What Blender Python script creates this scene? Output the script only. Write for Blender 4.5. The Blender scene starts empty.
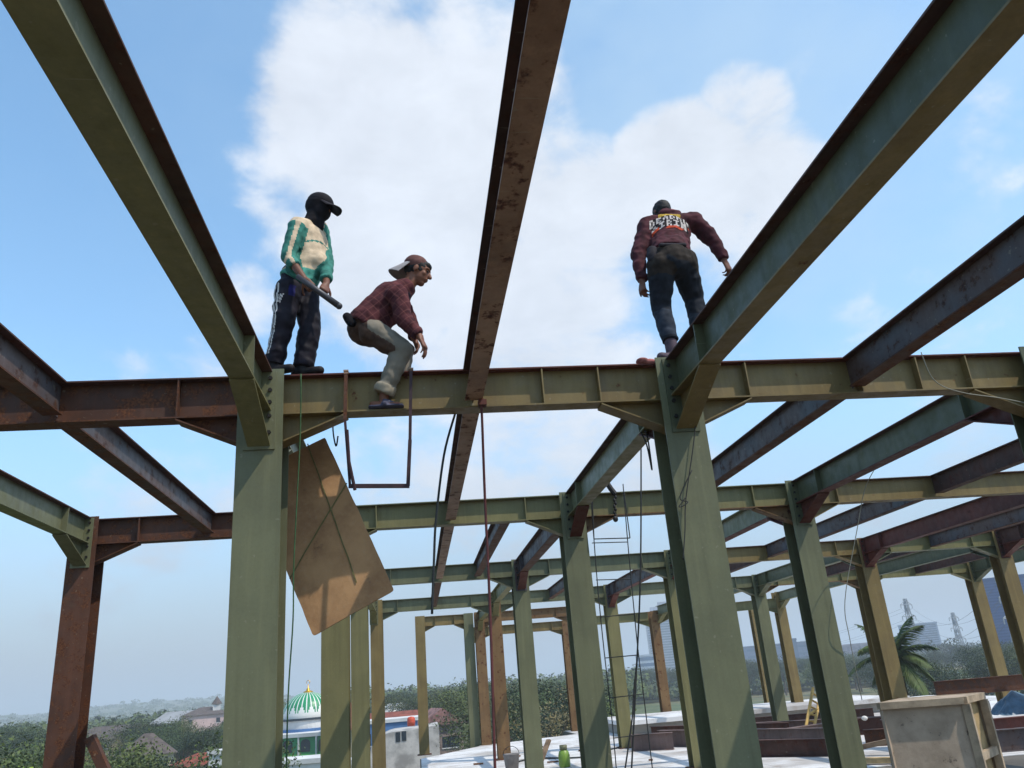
import bpy, math, random
from mathutils import Vector, Matrix, noise
from mathutils.bvhtree import BVHTree
random.seed(7)
sc = bpy.context.scene
COL = sc.collection
PI = math.pi

# ------------------------------------------------------------------ camera
FPX = 802.07; PITCH = 0.3559; ROLL = -0.0821; YAW = 0.1383
EYE = Vector((0, 0, 1.6))
_cy, _sy = math.cos(YAW), math.sin(YAW)
FWD = Vector((_sy*math.cos(PITCH), _cy*math.cos(PITCH), math.sin(PITCH)))
_r = Vector((_cy, -_sy, 0)); _u = _r.cross(FWD)
RIGHT = _r*math.cos(ROLL) + _u*math.sin(ROLL)
UP = -_r*math.sin(ROLL) + _u*math.cos(ROLL)
cam = bpy.data.cameras.new('camera'); cam.sensor_width = 36; cam.lens = 36*FPX/1024
cam.clip_start = 0.05; cam.clip_end = 20000
camo = bpy.data.objects.new('camera', cam); COL.objects.link(camo)
camo.matrix_world = Matrix(((RIGHT.x, UP.x, -FWD.x, EYE.x), (RIGHT.y, UP.y, -FWD.y, EYE.y), (RIGHT.z, UP.z, -FWD.z, EYE.z), (0, 0, 0, 1)))
sc.camera = camo

def ray(px, py):
    return FWD + RIGHT*((px-512)/FPX) - UP*((py-384)/FPX)
def at(px, py, Y):
    d = ray(px, py); return EYE + d*(Y/d.y)
def atz(px, py, z):
    d = ray(px, py); return EYE + d*((z-EYE.z)/d.z)

# ------------------------------------------------------------------ mesh helpers
class MB:
    def __init__(s): s.v = []; s.f = []; s.m = []
    def add(s, vs, fs, mi=0):
        o = len(s.v); s.v += [tuple(v) for v in vs]; s.f += [tuple(i+o for i in f) for f in fs]; s.m += [mi]*len(fs)
        return s
    def hexa(s, c, mi=0):
        return s.add(c, [(0,3,2,1),(4,5,6,7),(0,1,5,4),(1,2,6,5),(2,3,7,6),(3,0,4,7)], mi)
    def box(s, x0, x1, y0, y1, z0, z1, mi=0):
        return s.hexa([(x0,y0,z0),(x1,y0,z0),(x1,y1,z0),(x0,y1,z0),(x0,y0,z1),(x1,y0,z1),(x1,y1,z1),(x0,y1,z1)], mi)
    def bar(s, a, b, w, h, up=(0,0,1), mi=0):
        a = Vector(a); b = Vector(b); d = (b-a).normalized(); u = Vector(up)
        r = d.cross(u)
        if r.length < 1e-3: r = d.cross(Vector((1,0,0)))
        r.normalize(); u = r.cross(d)
        r *= w/2; u *= h/2
        return s.hexa([a-r-u, a+r-u, b+r-u, b-r-u, a-r+u, a+r+u, b+r+u, b-r+u], mi)
    def tube(s, pts, r, n=8, mi=0, close=True):
        pts = [Vector(p) for p in pts]; rs = r if isinstance(r, (list, tuple)) else [r]*len(pts)
        o = len(s.v); ref = None
        for i, p in enumerate(pts):
            d = (pts[min(i+1, len(pts)-1)] - pts[max(i-1, 0)]).normalized()
            if ref is None:
                ref = d.orthogonal().normalized()
            ref = (ref - d*ref.dot(d)).normalized(); q = d.cross(ref)
            for k in range(n):
                a = 2*PI*k/n; s.v.append(tuple(p + (ref*math.cos(a) + q*math.sin(a))*rs[i]))
        for i in range(len(pts)-1):
            for k in range(n):
                a = o+i*n+k; b = o+i*n+(k+1) % n
                s.f.append((a, b, b+n, a+n)); s.m.append(mi)
        if close:
            s.f.append(tuple(o+k for k in range(n))[::-1]); s.m.append(mi)
            s.f.append(tuple(o+(len(pts)-1)*n+k for k in range(n))); s.m.append(mi)
        return s
    def lathe(s, prof, n=24, c=(0,0,0), mi=0):
        o = len(s.v)
        for r, z in prof:
            for k in range(n):
                a = 2*PI*k/n; s.v.append((c[0]+r*math.cos(a), c[1]+r*math.sin(a), c[2]+z))
        for i in range(len(prof)-1):
            for k in range(n):
                a = o+i*n+k; b = o+i*n+(k+1) % n
                s.f.append((a, b, b+n, a+n)); s.m.append(mi)
        return s
    def limb(s, a, b, r0, r1, flat=1.0, side=None, c0=True, c1=True, n=14):
        """tapered capsule; radius along side, radius*flat across"""
        a = Vector(a); b = Vector(b); d = (b-a); L = d.length; d = d/L if L > 1e-6 else Vector((0,0,1))
        sd = Vector(side) if side is not None else d.orthogonal()
        sd = sd - d*sd.dot(d); sd = sd.normalized() if sd.length > 1e-4 else d.orthogonal().normalized()
        q = d.cross(sd)
        rings = []
        if c0:
            for t in (1.0, .92, .7, .38): rings.append((a - d*r0*t*min(1, flat), r0*math.sqrt(max(1-t*t, .0004))))
        rings.append((a, r0))
        for t in (.25, .5, .75): rings.append((a.lerp(b, t), r0+(r1-r0)*t))
        rings.append((b, r1))
        if c1:
            for t in (.38, .7, .92, 1.0): rings.append((b + d*r1*t*min(1, flat), r1*math.sqrt(max(1-t*t, .0004))))
        o = len(s.v)
        for p, r in rings:
            for k in range(n):
                an = 2*PI*k/n; s.v.append(tuple(p + sd*(math.cos(an)*r) + q*(math.sin(an)*r*flat)))
        for i in range(len(rings)-1):
            for k in range(n):
                x = o+i*n+k; y = o+i*n+(k+1) % n; s.f.append((x, y, y+n, x+n)); s.m.append(0)
        s.f.append(tuple(o+k for k in range(n))[::-1]); s.m.append(0)
        s.f.append(tuple(o+(len(rings)-1)*n+k for k in range(n))); s.m.append(0)
        return s
    def ell(s, c, rx, ry, rz, ax=None, n=16):
        """ellipsoid; ax = 3 column vectors"""
        c = Vector(c); X, Y, Z = ax if ax else (Vector((1,0,0)), Vector((0,1,0)), Vector((0,0,1)))
        o = len(s.v); m = n//2
        for i in range(m+1):
            th = PI*i/m; th = min(max(th, .02), PI-.02)
            for k in range(n):
                a = 2*PI*k/n
                s.v.append(tuple(c + X*(rx*math.sin(th)*math.cos(a)) + Y*(ry*math.sin(th)*math.sin(a)) + Z*(rz*math.cos(th))))
        for i in range(m):
            for k in range(n):
                x = o+i*n+k; y = o+i*n+(k+1) % n; s.f.append((x, x+n, y+n, y)); s.m.append(0)
        s.f.append(tuple(o+k for k in range(n))); s.m.append(0)
        s.f.append(tuple(o+m*n+k for k in range(n))[::-1]); s.m.append(0)
        return s
    def mesh(s, name, mats, smooth=False):
        me = bpy.data.meshes.new(name); me.from_pydata(s.v, [], s.f)
        for m in (mats if isinstance(mats, (list, tuple)) else [mats]): me.materials.append(m)
        me.polygons.foreach_set('material_index', s.m)
        if smooth: me.polygons.foreach_set('use_smooth', [True]*len(s.f))
        me.update(); return me
    def build(s, name, mats, parent=None, smooth=False, loc=None):
        o = bpy.data.objects.new(name, s.mesh(name, mats, smooth)); COL.objects.link(o)
        if parent: o.parent = parent
        if loc is not None: o.location = loc
        return o

def tag(o, label=None, cat=None, group=None, kind=None):
    if label: o['label'] = label
    if cat: o['category'] = cat
    if group: o['group'] = group
    if kind: o['kind'] = kind
    return o
def empty(name, loc, label, cat, group=None, rot=0):
    o = bpy.data.objects.new(name, None); COL.objects.link(o); o.location = loc; o.rotation_euler = (0, 0, rot)
    o.empty_display_size = .2
    return tag(o, label, cat, group)
def copy_tree(o, parent=None):
    c = o.copy(); COL.objects.link(c)
    if parent: c.parent = parent
    for ch in list(o.children): copy_tree(ch, c)
    return c

# ------------------------------------------------------------------ materials
def srgb(r, g, b):
    f = lambda c: (c/255/12.92) if c/255 <= .04045 else ((c/255+.055)/1.055)**2.4
    return (f(r), f(g), f(b), 1)
def newmat(name):
    m = bpy.data.materials.new(name); m.use_nodes = True; nt = m.node_tree
    b = nt.nodes['Principled BSDF']; return m, nt, b
def N(nt, t, **k):
    n = nt.nodes.new(t)
    for a, v in k.items():
        if a in n.inputs.keys() if hasattr(n.inputs, 'keys') else False: n.inputs[a].default_value = v
        else: setattr(n, a, v)
    return n
def L(nt, a, b): nt.links.new(a, b)
def mixc(nt, fac, a, b, mode='MIX'):
    n = nt.nodes.new('ShaderNodeMix'); n.data_type = 'RGBA'; n.blend_type = mode
    for sock, val in ((n.inputs[0], fac), (n.inputs[6], a), (n.inputs[7], b)):
        if hasattr(val, 'is_linked') or isinstance(val, bpy.types.NodeSocket): L(nt, val, sock)
        else: sock.default_value = val
    return n.outputs[2]
def ramp(nt, val, lo, hi, a=0.0, b=1.0):
    n = nt.nodes.new('ShaderNodeMapRange'); n.interpolation_type = 'SMOOTHSTEP'
    L(nt, val, n.inputs[0]); n.inputs[1].default_value = lo; n.inputs[2].default_value = hi
    n.inputs[3].default_value = a; n.inputs[4].default_value = b
    return n.outputs[0]
def coords(nt, scale=(1,1,1), rnd=True):
    tc = nt.nodes.new('ShaderNodeTexCoord'); mp = nt.nodes.new('ShaderNodeMapping'); mp.inputs['Scale'].default_value = scale
    if rnd:
        oi = nt.nodes.new('ShaderNodeObjectInfo'); mu = nt.nodes.new('ShaderNodeMath'); mu.operation = 'MULTIPLY'
        L(nt, oi.outputs['Random'], mu.inputs[0]); mu.inputs[1].default_value = 37
        va = nt.nodes.new('ShaderNodeVectorMath'); va.operation = 'ADD'
        L(nt, tc.outputs['Object'], va.inputs[0]); L(nt, mu.outputs[0], va.inputs[1]); L(nt, va.outputs[0], mp.inputs[0])
    else: L(nt, tc.outputs['Object'], mp.inputs[0])
    return mp.outputs[0]
def noisen(nt, vec, scale, detail=4, rough=.55):
    n = nt.nodes.new('ShaderNodeTexNoise'); L(nt, vec, n.inputs['Vector']); n.inputs['Scale'].default_value = scale
    n.inputs['Detail'].default_value = detail; n.inputs['Roughness'].default_value = rough
    return n.outputs['Fac']
def bump(nt, b, h, strength=.2, dist=.01):
    n = nt.nodes.new('ShaderNodeBump'); L(nt, h, n.inputs['Height']); n.inputs['Strength'].default_value = strength
    n.inputs['Distance'].default_value = dist; L(nt, n.outputs[0], b.inputs['Normal'])

def steel(name, c1, c2, rust=.3, rc=(95,50,32), rough=.5, st=(1,1,1), dust=.15):
    m, nt, b = newmat(name)
    v = coords(nt, st)
    n1 = noisen(nt, v, 1.7, 5); n2 = noisen(nt, v, 9, 6, .65); n3 = noisen(nt, v, 60, 3)
    base = mixc(nt, ramp(nt, n1, .35, .65), srgb(*c1), srgb(*c2))
    base = mixc(nt, ramp(nt, n3, .3, .8, 0, .10), base, (0.02,0.02,0.015,1))
    rcol = mixc(nt, ramp(nt, n3, .3, .7), srgb(*rc), srgb(rc[0]*.62, rc[1]*.55, rc[2]*.6))
    vs_k = coords(nt, (7, 7, .35)); n5 = noisen(nt, vs_k, 2.2, 5, .6)
    base = mixc(nt, ramp(nt, n5, .5, .75, 0, .26), base, srgb(c2[0]*.66, c2[1]*.62, c2[2]*.58))
    base = mixc(nt, ramp(nt, n5, .50, .28, 0, .22), base, srgb(min(255,c1[0]*1.25), min(255,c1[1]*1.22), min(255,c1[2]*1.2)))
    base = mixc(nt, ramp(nt, n2, .72-.34*rust, .80-.30*rust), base, rcol)
    v2 = coords(nt, (st[0]*.8, st[1]*.8, st[2]*.8))
    n4 = noisen(nt, v2, 3.3, 6, .7)
    base = mixc(nt, ramp(nt, n4, .55, .8, 0, dust), base, srgb(112,106,90))
    n6 = noisen(nt, v, 22, 2, .5)
    base = mixc(nt, ramp(nt, n6, .70, .74, 0, .3), base, srgb(150,144,124))
    n7 = noisen(nt, coords(nt, (40, 2.5, 40)), 1.3, 3, .5)
    base = mixc(nt, ramp(nt, n7, .70, .73, 0, .22), base, srgb(158,150,128))
    L(nt, base, b.inputs['Base Color'])
    L(nt, ramp(nt, n2, .3, .8, rough-.08, rough+.25), b.inputs['Roughness'])
    b.inputs['Specular IOR Level'].default_value = .35
    bump(nt, b, n2, .12, .004)
    return m
def plain(name, c, rough=.6, var=.25, scale=8, bmp=.15, metal=0, spec=.4):
    m, nt, b = newmat(name); v = coords(nt)
    n1 = noisen(nt, v, scale, 5); n2 = noisen(nt, v, scale*7, 3)
    c = srgb(*c); d = tuple(x*(1-var*1.6) for x in c[:3])+(1,)
    base = mixc(nt, ramp(nt, n1, .35, .68), c, d)
    base = mixc(nt, ramp(nt, n2, .5, .75, 0, var), base, tuple(x*.5 for x in c[:3])+(1,))
    L(nt, base, b.inputs['Base Color']); b.inputs['Roughness'].default_value = rough; b.inputs['Metallic'].default_value = metal
    b.inputs['Specular IOR Level'].default_value = spec
    if bmp: bump(nt, b, n1, bmp, .01)
    return m

G1 = (112,113,84); G2 = (102,103,77)
M = {}
M['green'] = steel('green_paint', G1, G2, .05, (96,62,36), .45, dust=.10)
M['green_deep'] = steel('deep_green_paint', (88,90,64), (79,83,60), .08, (92,52,32), .45, dust=.08)
M['olive'] = steel('olive_paint', (124,118,78), (114,109,72), .12, (104,66,34), .5)
M['olive_warm'] = steel('ochre_olive_paint', (128,110,68), (116,98,60), .22, (112,66,36), .5)
M['orange'] = steel('orange_rust_paint', (122,94,60), (108,80,50), .45, (92,48,28), .6)
M['rust'] = steel('rusty_steel', (92,58,41), (72,46,34), .7, (108,66,38), .7, dust=.2)
M['rust_dark'] = steel('dark_rusty_steel', (84,54,45), (64,44,38), .5, (92,54,38), .7)
M['rust_grey'] = steel('mill_scale_steel', (80,78,82), (88,70,64), .5, (84,54,40), .55, dust=.25)
M['rust_light'] = steel('pale_rusty_steel', (160,126,102), (130,98,76), .52, (98,58,40), .6, st=(1,1,1), dust=.45)
M['red'] = steel('red_primer', (98,48,38), (82,42,34), .3, (74,42,32), .6)
M['green_red'] = M['red']
M['dark'] = plain('dark_bolt_steel', (40,36,32), .6, .3)

# ------------------------------------------------------------------ steel frame
XC = [-3.81, -1.02, 2.012, 5.037, 9.09, 12.09, 15.35]
YF = [None, 5.436, 9.867, 15.479, 21.0]
ZT = 3.80; FLOOR = -.1; CD = .30; CW = .307
ORD = ['first','second','third','fourth','fifth','sixth','seventh']

def column(x, yf, mat, label, ztop=3.815, zbot=FLOOR, base=True, w=CW):
    r = empty('steel_column', (x, yf+CD/2, zbot), label, 'column', 'steel columns of the building frame')
    h = ztop-zbot; t = .012
    for s in (-1, 1):
        MB().box(-w/2, w/2, s*(CD/2)-(t if s > 0 else 0), s*(CD/2)+(t if s < 0 else 0), 0, h).build('flange', mat, r)
    wb = MB().box(-.005, .005, -CD/2+t, CD/2-t, 0, h-.002)
    wb.build('web', mat, r)
    st = MB()
    for z in (3.5-zbot, 3.24-zbot):
        for s in (-1, 1):
            st.box(min(s*.006, s*(w/2-.012)), max(s*.006, s*(w/2-.012)), -CD/2+t+.001, CD/2-t-.001, z-.005, z+.005)
    if base: MB().box(-w/2-.06, w/2+.06, -CD/2-.06, CD/2+.06, 0.001, .022).build('base_plate', M['rust'], r)
    return r

def ibeam(label, a, b, h, w, mt, mw, mb_, stiff=(), haunch=(0, 0), hl=.58, hd=.25, plates=(0, 0), tf=.011, tw=.007,
          flin=(0, 0), name='steel_beam', group='steel beams of the building frame', cat='steel beam', inclined=False, mh=None):
    """a, b: ends of the top centre line. flin: how much shorter the flanges are at each end."""
    a = Vector(a); b = Vector(b); Ln = (b-a).length; d = (b-a).normalized()
    r = empty(name, a, label, cat, group)
    r.rotation_euler = (0, -math.asin(d.z), math.atan2(d.y, d.x))
    f0, f1 = flin
    MB().box(f0, Ln-f1, -w/2, w/2, -tf, 0).build('top_flange', mt, r)
    MB().box(0, Ln, -tw/2, tw/2, -h+tf, -tf).build('web', mw, r)
    MB().box(f0, Ln-f1, -w/2, w/2, -h, -h+tf).build('bottom_flange', mb_, r)
    for s in stiff:
        m = MB()
        for q in (-1, 1):
            y0, y1 = sorted((q*tw/2, q*(w/2-.004)))
            m.box(s-.005, s+.005, y0, y1, -h+tf+.001, -tf-.001)
        m.build('stiffener', mw, r)
    for e, on in enumerate(haunch):
        if not on: continue
        X = (lambda t: t) if e == 0 else (lambda t: Ln-t)
        m = MB()
        zb = -h-.001
        # web plate triangle
        def P(t, y, z): return (X(t), y, z)
        tri = [P(0, -.004, zb), P(0, -.004, zb-hd), P(hl, -.004, zb-.002), P(hl, -.004, zb)]
        tr2 = [(p[0], .004, p[2]) for p in tri]
        m.add(tri+tr2, [(0,1,2,3),(7,6,5,4),(0,4,5,1),(1,5,6,2),(2,6,7,3),(3,7,4,0)])
        # sloping flange
        q = [P(0, -w/2, zb-hd), P(0, w/2, zb-hd), P(hl, w/2, zb-.002), P(hl, -w/2, zb-.002)]
        q2 = [(p[0], p[1], p[2]-.011) for p in q]
        m.add(q+q2, [(0,1,2,3),(7,6,5,4),(0,4,5,1),(1,5,6,2),(2,6,7,3),(3,7,4,0)])
        m.build('haunch', mh or mb_, r)
    for e, on in enumerate(plates):
        if not on: continue
        x0, x1 = (0.001, .014) if e == 0 else (Ln-.014, Ln-.001)
        m = MB().box(x0, x1, -w/2-.03, w/2+.03, -h-(hd if haunch[e] else 0)-.03, -.004)
        for z in (-.06, -.15, -.24, -.34, -.46):
            for y in (-.065, .065):
                if -z > h+(hd if haunch[e] else 0): continue
                xx = (x1, x1+.014) if e == 0 else (x0-.014, x0)
                m.add([(xx[0] if k < 6 else xx[1], y+.015*math.cos(PI*(k % 6)/3), z+.015*math.sin(PI*(k % 6)/3)) for k in range(12)],
                      [tuple((k, (k+1) % 6, (k+1) % 6+6, k+6)) for k in range(6)]+[(0,1,2,3,4,5),(11,10,9,8,7,6)], 1)
        m.build('end_plate', [mw, M['dark']], r)
    return r

# columns -------------------------------------------------
column(XC[1], YF[1], M['green'], 'large olive green steel column under the masked worker, left of the hanging board')
column(XC[2], YF[1], M['green'], 'large green steel column under the worker bending forward, wires hanging down its face')
column(XC[3], YF[1], M['green_deep'], 'dark steel column cut off by the right edge at the front beam')
column(XC[0], YF[2], M['rust'], 'rusty brown steel column with a diagonal brace at its foot, leftmost of all')
column(XC[1]+.09, YF[2], M['olive'], 'plain olive column below the hanging board, widest of the three standing close together')
column(XC[2], YF[2], M['green'], 'green steel column with a red haunch, beside the hanging wire ladder')
column(XC[3], YF[2], M['green'], 'green steel column with a red haunch, next left of the wooden formwork box')
column(XC[1], YF[3], M['olive'], 'olive column with dark bolt marks, middle one of the three standing close together')
column(XC[2], YF[3], M['green'], 'slim green column of the third row, just right of the hanging red hose')
column(XC[3], YF[3], M['olive'], 'tan column half hidden behind the large green column with wires')
column(XC[4], YF[3], M['olive_warm'], 'ochre column standing behind the wooden formwork box, beside the coconut palm')
column(XC[5], YF[3], M['olive_warm'], 'ochre column of the third row at the far right edge')
column(XC[1]+.06, YF[4], M['olive_warm'], 'peeling narrow column with pale patches, rightmost of the three standing close together')
column(XC[2], YF[4], M['orange'], 'orange rusty column of the fourth row, right behind the hanging red hose')
column(XC[3], YF[4], M['olive'], 'olive column of the fourth row seen through the wire ladder')
column(XC[4], YF[4], M['green'], 'slim green column, middle of the three behind the bamboo ladder')
column(XC[5], YF[4], M['olive_warm'], 'ochre column of the fourth row hidden behind the one beside the palm')
column(XC[6], YF[4], M['olive_warm'], 'ochre column in front of the tall blue building')
column(.14, 26.6, M['olive_warm'], 'lone ochre column on the far left corner of the white floor', zbot=-.22)
column(1.69, 26.75, M['green'], 'far green column standing tight against an orange rusty one', zbot=-.2)
column(2.03, 26.6, M['orange'], 'far orange rusty column standing tight against a green one', zbot=-.2)
column(5.33, 29.4, M['orange'], 'small orange column under a dull cross beam at the far edge of the white floor', ztop=3.55, zbot=-.15)
column(8.36, 28.6, M['orange'], 'small orange column on the raised slab, behind the tan one', ztop=3.6, zbot=.1)
column(12.3, 26.9, M['olive_warm'], 'narrow ochre column right of the green one, right behind the bamboo ladder')
column(13.2, 31.3, M['olive_warm'], 'narrow tan column, leftmost of the three behind the bamboo ladder')

# diagonal brace at the foot of the rusty column
bo = MB(); bo.bar(at(90,737,9.98), at(118,800,9.98)+Vector((0,0,0)), .10, .10, (0,1,0)); bo.build('diagonal_brace', M['rust'])
tag(bpy.data.objects['diagonal_brace'], 'short rusty diagonal brace propping the foot of the leftmost column', 'brace')

ROWN = {1: 'front', 2: 'second', 3: 'third', 4: 'fourth', 5: 'fifth'}
def xbeam(row, i, j, mt, mw, mb_, colour, st=(), sec=True):
    y = YF[row]+CD/2; x0 = XC[i]+.006; x1 = XC[j]-.006; Ln = x1-x0
    sts = [.578, Ln-.578]+[s-x0 for s in st]
    return ibeam('%s cross beam of the %s row between the %s and %s column lines' % (colour, ROWN[row], ORD[i], ORD[j]),
                 (x0, y, ZT), (x1, y, ZT), .30, .15, mt, mw, mb_, sts, (1, 1), .58, .25)
xbeam(1, 0, 1, M['rust_dark'], M['rust'], M['rust'], 'rusty brown')
xbeam(1, 1, 2, M['red'], M['olive_warm'], M['olive_warm'], 'olive red-topped', (1.0,))
xbeam(1, 2, 3, M['red'], M['olive_warm'], M['olive_warm'], 'olive red-topped', (3.52, 4.02))
xbeam(2, 0, 1, M['rust_dark'], M['rust'], M['rust'], 'rusty brown')
xbeam(2, 1, 2, M['green'], M['olive'], M['olive'], 'dull olive')
xbeam(2, 2, 3, M['green'], M['olive'], M['orange'], 'olive and orange')
xbeam(2, 3, 4, M['rust_dark'], M['olive_warm'], M['olive_warm'], 'ochre')
xbeam(2, 4, 5, M['rust_dark'], M['olive_warm'], M['olive_warm'], 'ochre')
xbeam(3, 1, 2, M['green'], M['green'], M['green'], 'green')
xbeam(3, 2, 3, M['green'], M['green'], M['green'], 'green')
xbeam(3, 3, 4, M['rust_dark'], M['olive_warm'], M['olive_warm'], 'ochre')
xbeam(3, 4, 5, M['green'], M['olive'], M['green'], 'pale green')
xbeam(3, 5, 6, M['rust_dark'], M['olive'], M['green'], 'pale green')
for i in range(1, 6):
    k = ('green','green','green','orange','olive')[i-1]
    xbeam(4, i, i+1, M['green'], M['olive' if k == 'orange' else k], M[k], {'green':'green','orange':'rusty olive','olive':'olive'}[k])
far = [((.15, 26.75), (1.69, 26.9), 'olive_warm', 'short ochre cross beam at the far left corner of the frame'),
       ((2.04, 26.75), (5.04, 26.75), 'orange', 'rusty orange cross beam of the fifth row behind the hanging red hose'),
       ((5.34, 29.55), (8.35, 29.2), 'olive', 'olive cross beam of the last row seen through the wire ladder'),
       ((2.04, 29.6), (5.32, 29.55), 'olive_warm', 'ochre cross beam at the far edge of the frame'),
       ((8.38, 28.75), (12.29, 27.05), 'olive', 'olive cross beam of the last row behind the large green column')]
for (x0, y0), (x1, y1), k, lb in far:
    zt = 3.55 if y0 == 29.6 else (3.62 if y0 > 28 else ZT)
    Ln = math.hypot(x1-x0, y1-y0)
    ibeam(lb, (x0, y0, zt), (x1, y1, zt), .30, .15, M[k], M[k], M[k], [min(.5, Ln*.3), Ln-min(.5, Ln*.3)], (1, 1), min(.55, Ln*.3), .22)

def ybeam(r0, r1, i, mt, mw, mb_, colour, mh=None, y0=None, y1=None):
    ya = YF[r0]+CD if y0 is None else y0; yb = YF[r1] if y1 is None else y1
    Ln = yb-ya
    t = '%s lengthwise beam on the %s column line, %s' % (colour, ORD[i],
        ('overhead to the front row' if r0 == 0 else 'from the %s to the %s row' % (ROWN[r0], ROWN[r1])))
    sts = [Ln-.64] if r0 == 0 else [.64, Ln-.64]
    return ibeam(t, (XC[i], ya, ZT), (XC[i], yb, ZT), .30, .15, mt, mw, mb_, sts, (0 if r0 == 0 else 1, 1), .64, .25,
                 (0 if r0 == 0 else 1, 1), mh=mh)
ybeam(0, 1, 1, M['rust_dark'], M['green'], M['olive'], 'broad green', y0=-.6)
ybeam(0, 1, 2, M['rust_dark'], M['green_deep'], M['olive_warm'], 'broad dark green', y0=-.6)
ybeam(1, 2, 0, M['rust_dark'], M['green'], M['green'], 'pale green')
ybeam(1, 2, 1, M['green'], M['green'], M['green'], 'green')
ybeam(1, 2, 2, M['rust_dark'], M['green'], M['olive'], 'grey green', M['red'])
ybeam(1, 2, 3, M['rust_dark'], M['green_deep'], M['red'], 'dark green red-edged', M['red'])
ybeam(2, 3, 1, M['green'], M['green'], M['olive'], 'green')
ybeam(2, 3, 2, M['rust_dark'], M['rust_grey'], M['rust'], 'rusty grey', M['red'])
ybeam(2, 3, 3, M['green'], M['green'], M['red'], 'green red-edged', M['red'])
ybeam(2, 3, 4, M['rust_dark'], M['red'], M['red'], 'red rusty')
ybeam(2, 3, 5, M['rust_dark'], M['rust_dark'], M['red'], 'dark red')
ybeam(3, 4, 1, M['green'], M['green'], M['olive'], 'green')
ybeam(3, 4, 2, M['olive'], M['olive'], M['olive'], 'olive')
ybeam(3, 4, 3, M['rust_dark'], M['rust_grey'], M['red'], 'grey red-edged', M['red'])
ybeam(3, 4, 4, M['green'], M['green_deep'], M['green'], 'dark green')
ybeam(3, 4, 5, M['green'], M['green_deep'], M['green_deep'], 'deep green')
ybeam(3, 4, 6, M['green'], M['green_deep'], M['green_deep'], 'deep green')

SX = {0: -2.41, 1: .475, 2: 3.47, 3: 7.06, 4: 10.6, 5: 13.7}
def joist(r0, r1, i, mt, mw, mb_, colour, y0=None):
    ya = YF[r0]+CD/2+.005 if y0 is None else y0; yb = YF[r1]+CD/2-.005
    t = '%s joist %s, between %s and %s columns' % (colour,
        ('overhead to the front row' if r0 == 0 else 'from the %s to the %s row' % (ROWN[r0], ROWN[r1])), ORD[i], ORD[i+1])
    return ibeam(t, (SX[i], ya, ZT), (SX[i], yb, ZT), .25, .127, mt, mw, mb_, (), flin=(.074 if y0 is None else 0, .074),
                 name='steel_joist', group='steel joists between the cross beams', cat='steel joist')
joist(0, 1, 0, M['rust_dark'], M['rust_grey'], M['rust'], 'rusty', -.6)
joist(0, 1, 1, M['rust_dark'], M['rust'], M['rust_light'], 'rusty scaled', -.6)
joist(0, 1, 2, M['rust_dark'], M['rust_grey'], M['rust'], 'rusty grey', -.6)
joist(1, 2, 0, M['rust_dark'], M['rust_grey'], M['rust'], 'rusty grey')
joist(1, 2, 1, M['rust_dark'], M['rust'], M['rust_light'], 'pale rusty')
joist(1, 2, 2, M['rust_dark'], M['rust_grey'], M['rust'], 'rusty grey')
joist(1, 2, 3, M['rust_dark'], M['rust_dark'], M['rust_dark'], 'dark rusty')
joist(2, 3, 1, M['rust_dark'], M['rust'], M['rust_light'], 'pale rusty')
ibeam('purplish rusty joist from second to third row, left of the ladder column', (1.2, YF[2]+CD/2+.005, ZT), (1.2, YF[3]+CD/2-.005, ZT), .25, .127, M['rust_dark'], M['rust_grey'], M['rust'], (), flin=(.074, .074), name='steel_joist', group='steel joists between the cross beams', cat='steel joist')
joist(2, 3, 3, M['rust_dark'], M['rust_grey'], M['rust_dark'], 'grey rusty')
joist(2, 3, 4, M['rust_dark'], M['rust_grey'], M['rust'], 'blue grey rusty')
joist(3, 4, 1, M['rust_dark'], M['rust'], M['rust'], 'rusty')
joist(3, 4, 2, M['rust_dark'], M['rust_grey'], M['rust'], 'purplish rusty')
joist(3, 4, 3, M['rust_dark'], M['rust_dark'], M['rust_dark'], 'dark rusty')
joist(3, 4, 4, M['rust_dark'], M['rust_dark'], M['rust_dark'], 'dark rusty')
joist(3, 4, 5, M['rust_dark'], M['rust_dark'], M['rust_dark'], 'dark rusty')
# beams running on from the fourth row to the last columns
for i, (x1, y1) in {2: (2.03, 26.6), 4: (8.5, 28.6), 5: (12.3, 26.9)}.items():
    ibeam('green lengthwise beam on the %s column line, from the fourth to the last row' % ORD[i], (XC[i], YF[4]+CD, ZT), (x1, y1, 3.75 if i == 4 else ZT), .30, .15,
          M['green'], M['green'], M['olive'], [.64], (1, 1), .64, .25)

# ------------------------------------------------------------------ floor slab and lower building
def slabmat():
    m, nt, b = newmat('white_cement_floor'); v = coords(nt, (1,1,1), False)
    n1 = noisen(nt, v, .5, 6, .6); n2 = noisen(nt, v, 4, 5, .6); n3 = noisen(nt, v, 25, 3)
    base = mixc(nt, ramp(nt, n1, .4, .66), srgb(214,212,210), srgb(170,164,158))
    base = mixc(nt, ramp(nt, n2, .5, .75, 0, .5), base, srgb(150,130,114))
    sx = nt.nodes.new('ShaderNodeSeparateXYZ'); L(nt, v, sx.inputs[0])
    def line(sock, per, w):
        a = nt.nodes.new('ShaderNodeMath'); a.operation = 'PINGPONG'; L(nt, sock, a.inputs[0]); a.inputs[1].default_value = per/2
        return ramp(nt, a.outputs[0], 0, w, .9, 0)
    base = mixc(nt, line(sx.outputs[1], .61, .022), base, srgb(96,92,88))
    base = mixc(nt, line(sx.outputs[0], 3.05, .015), base, srgb(110,106,100))
    L(nt, base, b.inputs['Base Color']); b.inputs['Roughness'].default_value = .85
    bump(nt, b, n3, .2, .01); return m
M['slab'] = slabmat()
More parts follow.
